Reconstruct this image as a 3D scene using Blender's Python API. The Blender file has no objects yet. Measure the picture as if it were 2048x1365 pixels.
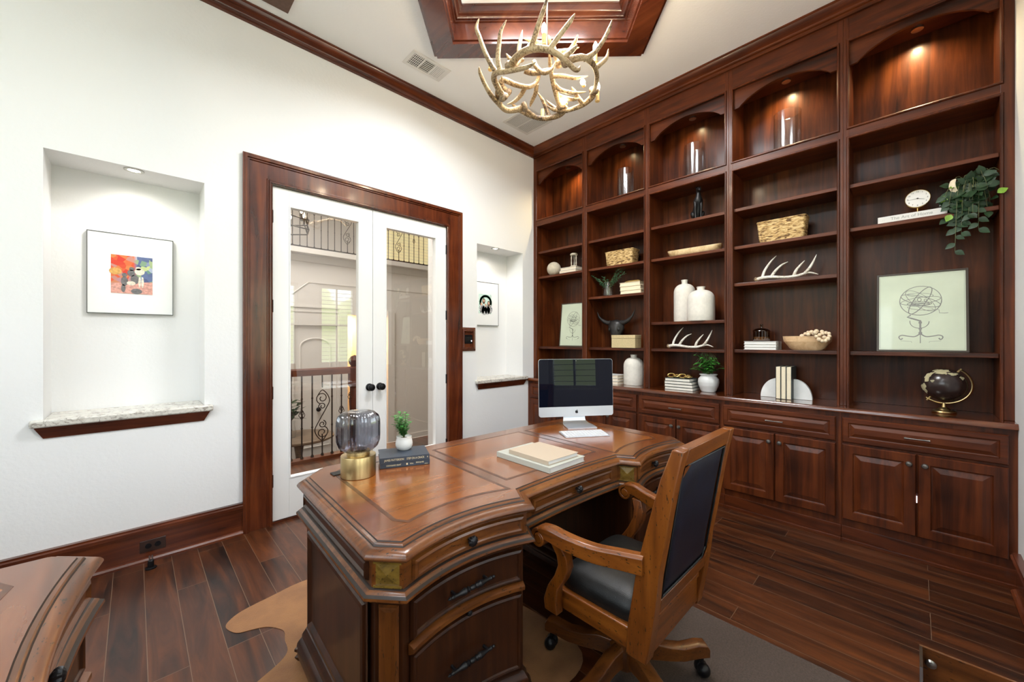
import bpy, math, random
from mathutils import Vector, Matrix
random.seed(7)
PI = math.pi
SC = bpy.context.scene
COL = SC.collection

# ------------------------------------------------------------------ camera
TH = math.radians(44.04)
FW = Vector((math.sin(TH), math.cos(TH), 0)); RT = Vector((math.cos(TH), -math.sin(TH), 0))
cam_d = bpy.data.cameras.new('camera'); cam = bpy.data.objects.new('camera', cam_d); COL.objects.link(cam)
cam.location = (0, 0, 1.324); cam.rotation_euler = (PI/2, 0, -TH)
cam_d.sensor_width = 36; cam_d.lens = 36*780/2048; cam_d.shift_y = -1.5/2048; cam_d.clip_start = .02; cam_d.clip_end = 200
SC.camera = cam
# ------------------------------------------------------------------ colour management
SC.view_settings.view_transform = 'Standard'; SC.view_settings.look = 'None'
SC.view_settings.gamma = 1; SC.view_settings.use_curve_mapping = False
SC.view_settings.exposure = 1.0
# ------------------------------------------------------------------ world (daylight sky outside the windows)
WORLD_STR = 4.2
world = bpy.data.worlds.new('world'); SC.world = world; world.use_nodes = True
def nd(nt, t, **kw):
    n = nt.nodes.new(t)
    for k, v in kw.items():
        if k in n.inputs: n.inputs[k].default_value = v
        else: setattr(n, k, v)
    return n
def ramp(nt, stops, fac=None, mode='LINEAR'):
    r = nt.nodes.new('ShaderNodeValToRGB'); r.color_ramp.interpolation = mode
    e = r.color_ramp.elements
    while len(e) > 1: e.remove(e[0])
    e[0].position = stops[0][0]; e[0].color = (*stops[0][1], 1)
    for p, c in stops[1:]:
        x = e.new(p); x.color = (*c, 1)
    if fac is not None: nt.links.new(fac, r.inputs[0])
    return r
wn = world.node_tree; wn.nodes.clear()
tc = nd(wn, 'ShaderNodeTexCoord'); sx = nd(wn, 'ShaderNodeSeparateXYZ'); wn.links.new(tc.outputs['Generated'], sx.inputs[0])
nz = nd(wn, 'ShaderNodeTexNoise', Scale=14.0, Detail=6.0); wn.links.new(tc.outputs['Generated'], nz.inputs['Vector'])
ma = nd(wn, 'ShaderNodeMath', operation='MULTIPLY_ADD'); ma.inputs[1].default_value = .22; wn.links.new(nz.outputs[0], ma.inputs[0]); wn.links.new(sx.outputs[2], ma.inputs[2])
r1 = ramp(wn, [(0.0, (.34, .40, .27)), (.10, (.30, .36, .20)), (.15, (.26, .33, .15)), (.205, (.36, .43, .25)), (.225, (.93, .97, 1.0)), (.45, (.78, .89, 1.0)), (1, (.70, .85, 1.0))], ma.outputs[0])
bg = nd(wn, 'ShaderNodeBackground', Strength=WORLD_STR); wn.links.new(r1.outputs[0], bg.inputs[0])
wo = nd(wn, 'ShaderNodeOutputWorld'); wn.links.new(bg.outputs[0], wo.inputs[0])
# ------------------------------------------------------------------ daylight at the windows, passage lamp, added fill lights
def area(name, loc, rot, sx_, sy_, power, col=(1, 1, 1), spread=PI):
    l = bpy.data.lights.new(name, 'AREA'); l.shape = 'RECTANGLE'; l.size = sx_; l.size_y = sy_; l.energy = power; l.color = col; l.spread = spread
    o = bpy.data.objects.new(name, l); COL.objects.link(o); o.location = loc; o.rotation_euler = rot; return o
WINS = [(2.19, 2.79), (1.27, 1.87), (.35, .95), (-.57, .03)]      # front wall windows (x ranges); last two unseen, added for even light
WZ = (.91, 2.24)
for a, b in WINS:
    o = area('window_portal', ((a+b)/2, -.375, (WZ[0]+WZ[1])/2), (PI/2, 0, 0), b-a, WZ[1]-WZ[0], 1); o.data.cycles.is_portal = True
o = area('window_portal', (-2.295, 1.2, 2.35), (PI/2, 0, -PI/2), 2.4, 1.7, 1); o.data.cycles.is_portal = True
area('coffer_fill_light', (1.721, 1.496, 3.775), (0, 0, PI/4), .75, .75, 42, (.90, .945, 1))  # area light added inside the coffer to even out the room
area('ceiling_fill_light', (-1.2, 1.0, 3.58), (0, 0, 0), .9, .9, 17, (.90, .95, 1))  # added overhead fill, no fixture modelled
area('ceiling_fill_light', (.5, .35, 3.58), (0, 0, 0), .5, .5, 7, (.90, .95, 1))  # second added overhead fill, out of view
area('hall_fill_light', (1.2, 6.2, 5.5), (0, 0, 0), 2.5, 2.5, 135, (1, .95, .90))  # unseen area light added to brighten the hall
area('passage_light', (3.6, 9.1, 1.95), (0, 0, 0), .5, .7, 22, (1, .80, .55))
area('doorway_fill_light', (1.6, 4.0, 2.7), (0, 0, 0), .8, .5, 9, (1, .93, .85))  # added fill hanging free just behind the doors

# ------------------------------------------------------------------ node materials
MATS = {}
def mat(name):
    m = bpy.data.materials.new(name); m.use_nodes = True; nt = m.node_tree; nt.nodes.clear()
    out = nd(nt, 'ShaderNodeOutputMaterial'); b = nd(nt, 'ShaderNodeBsdfPrincipled'); nt.links.new(b.outputs[0], out.inputs[0])
    MATS[name] = m; return m, nt, b
def setp(b, **kw):
    for k, v in kw.items():
        k = k.replace('_', ' ')
        if k in b.inputs:
            b.inputs[k].default_value = (*v, 1) if isinstance(v, tuple) and len(v) == 3 else v
def bump(nt, b, h, strength=.3, dist=.002):
    bp = nd(nt, 'ShaderNodeBump', Strength=strength, Distance=dist); nt.links.new(h, bp.inputs['Height']); nt.links.new(bp.outputs[0], b.inputs['Normal'])
def plain(name, c, rough=.5, metal=0, noise=0, nscale=40, bumps=0, bscale=200, **kw):
    m, nt, b = mat(name); setp(b, Base_Color=c, Roughness=rough, Metallic=metal, **kw)
    t = nd(nt, 'ShaderNodeTexCoord')
    n = nd(nt, 'ShaderNodeTexNoise', Scale=float(nscale), Detail=4.0); nt.links.new(t.outputs['Object'], n.inputs['Vector'])
    k = noise
    r = ramp(nt, [(.3, tuple(x*(1-k) for x in c)), (.7, tuple(min(1, x*(1+k)) for x in c))], n.outputs[0]); nt.links.new(r.outputs[0], b.inputs['Base Color'])
    if bumps:
        n2 = nd(nt, 'ShaderNodeTexNoise', Scale=float(bscale), Detail=3.0); nt.links.new(t.outputs['Object'], n2.inputs['Vector']); bump(nt, b, n2.outputs[0], bumps, .003)
    return m
def wood(name, cols, axis='Z', scale=9, rough=.32, coat=.25, mott=1.0, flecks=0, bmp=.15, dist=.8, spec=.5):
    m, nt, b = mat(name)
    t = nd(nt, 'ShaderNodeTexCoord'); mp = nd(nt, 'ShaderNodeMapping'); nt.links.new(t.outputs['Object'], mp.inputs['Vector'])
    s = [scale]*3; s['XYZ'.index(axis)] = scale*.07; mp.inputs['Scale'].default_value = s
    n1 = nd(nt, 'ShaderNodeTexNoise', Scale=2.2, Detail=8.0, Roughness=.62, Distortion=dist); nt.links.new(mp.outputs[0], n1.inputs['Vector'])
    n2 = nd(nt, 'ShaderNodeTexNoise', Scale=3.1, Detail=3.0); nt.links.new(t.outputs['Object'], n2.inputs['Vector'])
    mx = nd(nt, 'ShaderNodeMath', operation='MULTIPLY_ADD'); mx.inputs[1].default_value = .45*mott
    nt.links.new(n2.outputs[0], mx.inputs[0]); nt.links.new(n1.outputs[0], mx.inputs[2])
    o = .22*mott
    r = ramp(nt, [(.24+o, cols[0]), (.50+o, cols[1]), (.78+o, cols[2])], mx.outputs[0])
    last = r.outputs[0]
    if flecks:
        mp2 = nd(nt, 'ShaderNodeMapping'); nt.links.new(t.outputs['Object'], mp2.inputs['Vector']); s2 = [160]*3; s2['XYZ'.index(axis)] = 50; mp2.inputs['Scale'].default_value = s2
        n3 = nd(nt, 'ShaderNodeTexNoise', Scale=1.0, Detail=2.0); nt.links.new(mp2.outputs[0], n3.inputs['Vector'])
        rr = ramp(nt, [(0, (0, 0, 0)), (.645, (0, 0, 0)), (.69, (flecks,)*3)], n3.outputs[0])
        mc = nd(nt, 'ShaderNodeMixRGB'); mc.inputs[2].default_value = (.012, .006, .003, 1)
        nt.links.new(rr.outputs[0], mc.inputs[0]); nt.links.new(last, mc.inputs[1]); last = mc.outputs[0]
    nt.links.new(last, b.inputs['Base Color'])
    setp(b, Roughness=rough, Coat_Weight=coat, Coat_Roughness=.12, Specular_IOR_Level=spec)
    if bmp: bump(nt, b, n1.outputs[0], bmp, .002)
    return m
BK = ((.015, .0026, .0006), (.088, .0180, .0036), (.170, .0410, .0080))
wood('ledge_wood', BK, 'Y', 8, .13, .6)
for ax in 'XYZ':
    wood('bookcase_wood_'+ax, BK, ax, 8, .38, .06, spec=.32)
    wood('casing_wood_'+ax, ((.020, .0038, .0015), (.092, .0185, .0055), (.18, .042, .011)), ax, 7, .26, .40)
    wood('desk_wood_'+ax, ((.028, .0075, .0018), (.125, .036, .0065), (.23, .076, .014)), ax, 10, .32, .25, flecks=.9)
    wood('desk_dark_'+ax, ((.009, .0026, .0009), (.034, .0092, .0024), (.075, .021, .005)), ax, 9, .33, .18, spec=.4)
    wood('chair_wood_'+ax, ((.065, .015, .002), (.175, .046, .0045), (.27, .082, .009)), ax, 9, .33, .22, flecks=1.0)
wood('desk_top_wood', ((.11, .027, .005), (.235, .068, .0125), (.33, .108, .022)), 'X', 5, .20, .5, mott=.6, bmp=.03, dist=.4)
wood('desk_border_wood', ((.06, .017, .006), (.16, .046, .013), (.24, .078, .022)), 'X', 5, .22, .5, mott=.9, bmp=.03, dist=.4)
plain('inlay_band', (.085, .030, .013), .28, noise=.4, nscale=30)
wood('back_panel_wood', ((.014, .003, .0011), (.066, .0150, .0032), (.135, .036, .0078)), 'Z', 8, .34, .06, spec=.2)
wood('coffer_wood', ((.026, .0055, .0025), (.080, .0185, .0075), (.14, .038, .014)), 'Y', 3, .26, .45)
wood('light_wood', ((.50, .30, .15), (.68, .44, .24), (.82, .60, .37)), 'Y', 12, .5, .05)
wood('tray_wood', ((.45, .28, .12), (.72, .52, .28), (.85, .68, .42)), 'Y', 12, .5, .05)
wood('olive_veneer', ((.06, .032, .006), (.17, .098, .016), (.26, .16, .03)), 'X', 12, .3, .3, flecks=.8)
wood('grey_oak', ((.10, .065, .04), (.20, .14, .09), (.28, .20, .14)), 'X', 9, .4, .1)
# walls
def wallm(name, c):
    m, nt, b = mat(name); setp(b, Base_Color=c, Roughness=.75)
    t = nd(nt, 'ShaderNodeTexCoord'); n = nd(nt, 'ShaderNodeTexNoise', Scale=55.0, Detail=4.0); nt.links.new(t.outputs['Object'], n.inputs['Vector']); bump(nt, b, n.outputs[0], .25, .004)
wallm('wall_paint', (.82, .815, .805)); wallm('ceiling_paint', (.90, .895, .885)); wallm('hall_paint', (.70, .66, .61)); wallm('hall_grey_paint', (.60, .59, .58))
wallm('warm_lit_wall', (.85, .66, .42))  # warm passage lamplight put into the wall colour
plain('white_paint', (.83, .82, .80), .35); plain('vent_white', (.72, .70, .67), .4)
plain('ceiling_brown', (.12, .062, .042), .5, noise=.2)
# floor planks
m, nt, b = mat('floor_planks')
t = nd(nt, 'ShaderNodeTexCoord'); sp = nd(nt, 'ShaderNodeSeparateXYZ'); cb = nd(nt, 'ShaderNodeCombineXYZ'); nt.links.new(t.outputs['Object'], sp.inputs[0])
nt.links.new(sp.outputs[1], cb.inputs[0]); nt.links.new(sp.outputs[0], cb.inputs[1])
off = nd(nt, 'ShaderNodeVectorMath', operation='ADD'); off.inputs[1].default_value = (5.3, .1245*98-.037, 0); nt.links.new(cb.outputs[0], off.inputs[0])
br = nd(nt, 'ShaderNodeTexBrick', offset=.37, offset_frequency=3, squash=1.0, Scale=1.0)
br.inputs['Mortar Size'].default_value = .0013; br.inputs['Brick Width'].default_value = 1.05; br.inputs['Row Height'].default_value = .1245; br.inputs['Mortar Smooth'].default_value = .1
br.inputs['Color1'].default_value = (0, 0, 0, 1); br.inputs['Color2'].default_value = (1, 1, 1, 1); br.inputs['Mortar'].default_value = (.5, .5, .5, 1)
nt.links.new(off.outputs[0], br.inputs['Vector'])
mp = nd(nt, 'ShaderNodeMapping'); mp.inputs['Scale'].default_value = (14, 1.6, 14); nt.links.new(t.outputs['Object'], mp.inputs['Vector'])
bo = nd(nt, 'ShaderNodeVectorMath', operation='MULTIPLY_ADD'); bo.inputs[1].default_value = (9, 9, 9); nt.links.new(br.outputs['Color'], bo.inputs[0]); nt.links.new(mp.outputs[0], bo.inputs[2])
n1 = nd(nt, 'ShaderNodeTexNoise', Scale=1.0, Detail=8.0, Roughness=.6, Distortion=.9); nt.links.new(bo.outputs[0], n1.inputs['Vector'])
a1 = nd(nt, 'ShaderNodeMath', operation='MULTIPLY_ADD'); a1.inputs[1].default_value = .15; nt.links.new(br.outputs['Color'], a1.inputs[0]); nt.links.new(n1.outputs[0], a1.inputs[2])
r = ramp(nt, [(.36, (.008, .0022, .0009)), (.58, (.058, .0148, .0036)), (.82, (.135, .037, .0085))], a1.outputs[0])
mc = nd(nt, 'ShaderNodeMixRGB'); mc.inputs[2].default_value = (.17, .10, .06, 1); nt.links.new(br.outputs['Fac'], mc.inputs[0]); nt.links.new(r.outputs[0], mc.inputs[1])
nt.links.new(mc.outputs[0], b.inputs['Base Color'])
n4 = nd(nt, 'ShaderNodeTexNoise', Scale=1.2, Detail=5.0); nt.links.new(mp.outputs[0], n4.inputs['Vector'])
setp(b, Roughness=.36, Coat_Weight=.12, Coat_Roughness=.2); bump(nt, b, n4.outputs[0], .35, .004)
# granite
m, nt, b = mat('granite'); t = nd(nt, 'ShaderNodeTexCoord')
n1 = nd(nt, 'ShaderNodeTexNoise', Scale=26.0, Detail=8.0, Roughness=.75, Distortion=1.2); nt.links.new(t.outputs['Object'], n1.inputs['Vector'])
r = ramp(nt, [(.30, (.06, .05, .045)), (.40, (.34, .30, .26)), (.47, (.62, .59, .53)), (.62, (.72, .69, .62))], n1.outputs[0]); nt.links.new(r.outputs[0], b.inputs['Base Color']); setp(b, Roughness=.25)
# hide
m, nt, b = mat('cowhide'); t = nd(nt, 'ShaderNodeTexCoord')
sp = nd(nt, 'ShaderNodeSeparateXYZ'); nt.links.new(t.outputs['Object'], sp.inputs[0])
n1 = nd(nt, 'ShaderNodeTexNoise', Scale=2.5, Detail=5.0); nt.links.new(t.outputs['Object'], n1.inputs['Vector'])
a1 = nd(nt, 'ShaderNodeMath', operation='MULTIPLY_ADD'); a1.inputs[1].default_value = .5; nt.links.new(n1.outputs[0], a1.inputs[0]); nt.links.new(sp.outputs[0], a1.inputs[2])
r = ramp(nt, [(.95, (.31, .130, .034)), (1.0, (.78, .72, .62))], a1.outputs[0])
dv = nd(nt, 'ShaderNodeMath', operation='MULTIPLY'); dv.inputs[1].default_value = .78; nt.links.new(a1.outputs[0], dv.inputs[0]); nt.links.new(dv.outputs[0], r.inputs[0])
n2 = nd(nt, 'ShaderNodeTexNoise', Scale=7.0, Detail=5.0); nt.links.new(t.outputs['Object'], n2.inputs['Vector'])
rr = ramp(nt, [(.35, (.72, .66, .6)), (.6, (1, 1, 1))], n2.outputs[0])
mu = nd(nt, 'ShaderNodeMixRGB', blend_type='MULTIPLY'); mu.inputs[0].default_value = 1; nt.links.new(r.outputs[0], mu.inputs[1]); nt.links.new(rr.outputs[0], mu.inputs[2]); nt.links.new(mu.outputs[0], b.inputs['Base Color'])
setp(b, Roughness=.7, Sheen_Weight=.3); n3 = nd(nt, 'ShaderNodeTexNoise', Scale=260.0, Detail=2.0); nt.links.new(t.outputs['Object'], n3.inputs['Vector']); bump(nt, b, n3.outputs[0], .4, .003)
plain('mat_fabric', (.072, .050, .040), .8, noise=.25, nscale=150, bumps=.5, bscale=500)
# antler
def antlerm(name, c0, c1, c2, bmp=.6):
    m, nt, b = mat(name); t = nd(nt, 'ShaderNodeTexCoord')
    n1 = nd(nt, 'ShaderNodeTexNoise', Scale=38.0, Detail=5.0, Distortion=2.5); nt.links.new(t.outputs['Object'], n1.inputs['Vector'])
    n2 = nd(nt, 'ShaderNodeTexNoise', Scale=7.0, Detail=2.0); nt.links.new(t.outputs['Object'], n2.inputs['Vector'])
    a1 = nd(nt, 'ShaderNodeMath', operation='MULTIPLY_ADD'); a1.inputs[1].default_value = .7; nt.links.new(n2.outputs[0], a1.inputs[0]); nt.links.new(n1.outputs[0], a1.inputs[2])
    r = ramp(nt, [(.62, c0), (.78, c1), (.95, c2)], a1.outputs[0]); nt.links.new(r.outputs[0], b.inputs['Base Color']); setp(b, Roughness=.5); bump(nt, b, n1.outputs[0], bmp, .004)
antlerm('antler', (.065, .035, .018), (.30, .19, .09), (.58, .43, .25)); antlerm('antler_white', (.42, .36, .29), (.66, .60, .52), (.80, .76, .69), .3)
antlerm('antler_burr', (.07, .04, .02), (.20, .13, .07), (.42, .30, .18), 1.0)
# misc
plain('black_metal', (.012, .012, .014), .38, .6); plain('iron', (.030, .018, .012), .45, .5); plain('pewter', (.22, .20, .18), .32, .9)
plain('brushed_brass', (.50, .365, .17), .30, 1.0); plain('gold', (.60, .42, .16), .25, 1.0); plain('aluminium', (.62, .64, .68), .35, .85); plain('nickel', (.42, .41, .38), .3, 1.0)
plain('steel', (.5, .5, .5), .25, 1.0); plain('ceramic_white', (.80, .78, .74), .35, bumps=.1, bscale=60); plain('ceramic_ribbed', (.66, .66, .65), .3, bumps=.15, bscale=60)
plain('stone_white', (.72, .68, .61), .75, noise=.06, bumps=.3, bscale=60); plain('sphere_stone', (.60, .52, .40), .8, noise=.12, bumps=.3, bscale=120)
plain('marble', (.74, .74, .72), .3, noise=.12, nscale=9); plain('paper', (.80, .76, .68), .7, noise=.03); plain('page_edge', (.72, .62, .48), .8, noise=.08, nscale=200)
plain('cream_page', (.78, .68, .50), .8, noise=.05, nscale=200)
plain('white_cover', (.72, .70, .67), .5); plain('navy_cover', (.038, .050, .072), .45, noise=.1); plain('dark_cover', (.03, .04, .04), .5); plain('tan_cover', (.50, .40, .30), .6); plain('grey_cover', (.47, .47, .41), .6)
plain('print_paper', (.60, .66, .50), .35, noise=.05, nscale=6, Coat_Weight=.6); plain('mat_board', (.84, .84, .84), .3, Coat_Weight=.4); plain('ink', (.035, .035, .03), .6); plain('grey_ink', (.25, .25, .23), .6)
plain('frame_black', (.010, .009, .008), .35); plain('frame_bronze', (.045, .030, .018), .35); plain('frame_grey', (.10, .10, .10), .3, .5)
plain('leather_black', (.008, .0075, .007), .42, noise=.3, nscale=60, bumps=.2, bscale=350, Coat_Weight=.0, Specular_IOR_Level=.35); plain('leather_navy', (.003, .0055, .013), .42, noise=.4, nscale=20, bumps=.2, bscale=300, Coat_Weight=.0, Specular_IOR_Level=.35)
plain('dark_bronze', (.012, .011, .012), .38, .3, bumps=.5, bscale=70); plain('skull_dark', (.030, .027, .026), .42, .3, noise=.6, nscale=15, bumps=.5, bscale=50)
plain('leaf_dark', (.015, .042, .014), .45, noise=.35, nscale=30); plain('leaf_lime', (.19, .36, .03), .45, noise=.2); plain('leaf_green', (.07, .26, .05), .45, noise=.45, nscale=45); plain('leaf_sage', (.16, .34, .20), .6, noise=.3, nscale=60)
plain('leaf_fern', (.05, .24, .025), .5, noise=.5, nscale=60); plain('stem', (.12, .13, .05), .6); plain('soil', (.02, .015, .01), .9); plain('bead', (.74, .58, .40), .6, noise=.1); plain('wax', (.78, .55, .30), .5)
plain('candle_sleeve', (.78, .52, .20), .5, noise=.15, nscale=80); plain('screen_grey', (.02, .02, .022), .2); plain('key_white', (.68, .68, .70), .4); plain('rubber', (.012, .012, .012), .6)
plain('globe_sea', (.030, .018, .016), .22, noise=.3, nscale=20); plain('globe_land', (.45, .40, .24), .4, noise=.3, nscale=18); plain('outlet_brown', (.035, .015, .010), .3); plain('logo_black', (.01, .01, .012), .15)
plain('moulding_line', (.02, .01, .006), .5); plain('lawn', (.09, .17, .035), .9, noise=.4, nscale=3); plain('hedge_leaf', (.05, .11, .03), .8, noise=.5, nscale=8); plain('shutter_white', (.75, .74, .70), .4)
plain('text_gold', (.78, .66, .42), .4); plain('text_grey', (.30, .30, .28), .6); plain('seed_box', (.58, .46, .25), .6, noise=.25, nscale=220, bumps=.8, bscale=220)
# basket weave
m, nt, b = mat('woven'); t = nd(nt, 'ShaderNodeTexCoord'); mp = nd(nt, 'ShaderNodeMapping'); mp.inputs['Scale'].default_value = (26, 26, 95); nt.links.new(t.outputs['Object'], mp.inputs['Vector'])
n1 = nd(nt, 'ShaderNodeTexNoise', Scale=1.0, Detail=3.0, Distortion=1.0); nt.links.new(mp.outputs[0], n1.inputs['Vector'])
r = ramp(nt, [(.36, (.10, .045, .012)), (.47, (.48, .29, .10)), (.62, (.72, .52, .25))], n1.outputs[0]); nt.links.new(r.outputs[0], b.inputs['Base Color']); setp(b, Roughness=.7); bump(nt, b, n1.outputs[0], 1.0, .006)
# glass: thin panes and vessels
def thin_glass(name, tint=(1, 1, 1), ior=1.5, rough=.0, gl=1.0, base=.0):
    m = bpy.data.materials.new(name); m.use_nodes = True; nt = m.node_tree; nt.nodes.clear(); MATS[name] = m
    out = nd(nt, 'ShaderNodeOutputMaterial'); tr = nd(nt, 'ShaderNodeBsdfTransparent'); tr.inputs[0].default_value = (*tint, 1)
    g = nd(nt, 'ShaderNodeBsdfGlossy', Roughness=rough); g.inputs[0].default_value = (gl, gl, gl, 1)
    f = nd(nt, 'ShaderNodeFresnel', IOR=ior); ge = nd(nt, 'ShaderNodeNewGeometry'); mr = nd(nt, 'ShaderNodeMapRange'); mr.inputs[3].default_value = ior; mr.inputs[4].default_value = 1/ior; nt.links.new(ge.outputs['Backfacing'], mr.inputs[0]); nt.links.new(mr.outputs[0], f.inputs['IOR']); ad = nd(nt, 'ShaderNodeMath', operation='ADD'); ad.inputs[1].default_value = base; nt.links.new(f.outputs[0], ad.inputs[0])
    mx = nd(nt, 'ShaderNodeMixShader'); nt.links.new(ad.outputs[0], mx.inputs[0]); nt.links.new(tr.outputs[0], mx.inputs[1]); nt.links.new(g.outputs[0], mx.inputs[2]); nt.links.new(mx.outputs[0], out.inputs[0])
thin_glass('pane_glass', (.93, .94, .94), 1.75, base=.06); thin_glass('clear_glass', (.95, .96, .96), 1.5, .16, base=.02, gl=.8); thin_glass('smoke_glass', (.50, .51, .56), 1.6, .04, base=.06); thin_glass('amber_glass', (.32, .24, .16), 1.6, .03, base=.06); thin_glass('window_glass', (.97, .98, .98), 1.3)
# screen
m, nt, b = mat('glossy_screen'); setp(b, Base_Color=(.003, .004, .010), Roughness=.02, IOR=1.32)
m, nt, b = mat('bulb_glow'); setp(b, Base_Color=(1, .8, .5), Emission_Color=(1, .80, .50), Emission_Strength=22.0)
m, nt, b = mat('lamp_glow'); setp(b, Base_Color=(1, .95, .85), Emission_Color=(1, .93, .82), Emission_Strength=7.0)
m, nt, b = mat('led_glow'); setp(b, Base_Color=(1, 1, 1), Emission_Color=(.85, .85, 1), Emission_Strength=2.2)
# picture prints
m, nt, b = mat('mosaic_print'); t = nd(nt, 'ShaderNodeTexCoord'); v = nd(nt, 'ShaderNodeTexVoronoi', Scale=38.0); nt.links.new(t.outputs['Object'], v.inputs['Vector'])
sp = nd(nt, 'ShaderNodeSeparateXYZ'); nt.links.new(t.outputs['Object'], sp.inputs[0]); sv = nd(nt, 'ShaderNodeSeparateColor'); nt.links.new(v.outputs['Color'], sv.inputs[0])
ra = ramp(nt, [(0, (.62, .03, .015)), (.4, (.70, .10, .03)), (.7, (.65, .22, .06)), (1, (.45, .25, .30))], sv.outputs[0])
rb = ramp(nt, [(0, (.06, .08, .18)), (.35, (.12, .16, .32)), (.6, (.5, .55, .66)), (.8, (.08, .22, .20)), (1, (.55, .6, .25))], sv.outputs[0])
gt = nd(nt, 'ShaderNodeMapRange'); gt.inputs[1].default_value = .005; gt.inputs[2].default_value = .022; nt.links.new(sp.outputs[0], gt.inputs[0])
mx = nd(nt, 'ShaderNodeMixRGB'); nt.links.new(gt.outputs[0], mx.inputs[0]); nt.links.new(ra.outputs[0], mx.inputs[1]); nt.links.new(rb.outputs[0], mx.inputs[2]); nt.links.new(mx.outputs[0], b.inputs['Base Color']); setp(b, Roughness=.5)
m, nt, b = mat('spotted_cloth'); t = nd(nt, 'ShaderNodeTexCoord'); n1 = nd(nt, 'ShaderNodeTexNoise', Scale=120.0, Detail=1.0); nt.links.new(t.outputs['Object'], n1.inputs['Vector'])
r = ramp(nt, [(.49, (.02, .02, .025)), (.52, (.75, .76, .78))], n1.outputs[0]); nt.links.new(r.outputs[0], b.inputs['Base Color'])
for nm, c in dict(skin=(.62, .36, .25), hair=(.09, .045, .025), wreath=(.03, .20, .10), mint=(.55, .72, .66), ochre=(.66, .36, .10), rose=(.66, .33, .27), grey_fig=(.16, .15, .15), cream_fig=(.75, .68, .55)).items(): plain('print_'+nm, c, .6, noise=.25, nscale=90)

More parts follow.
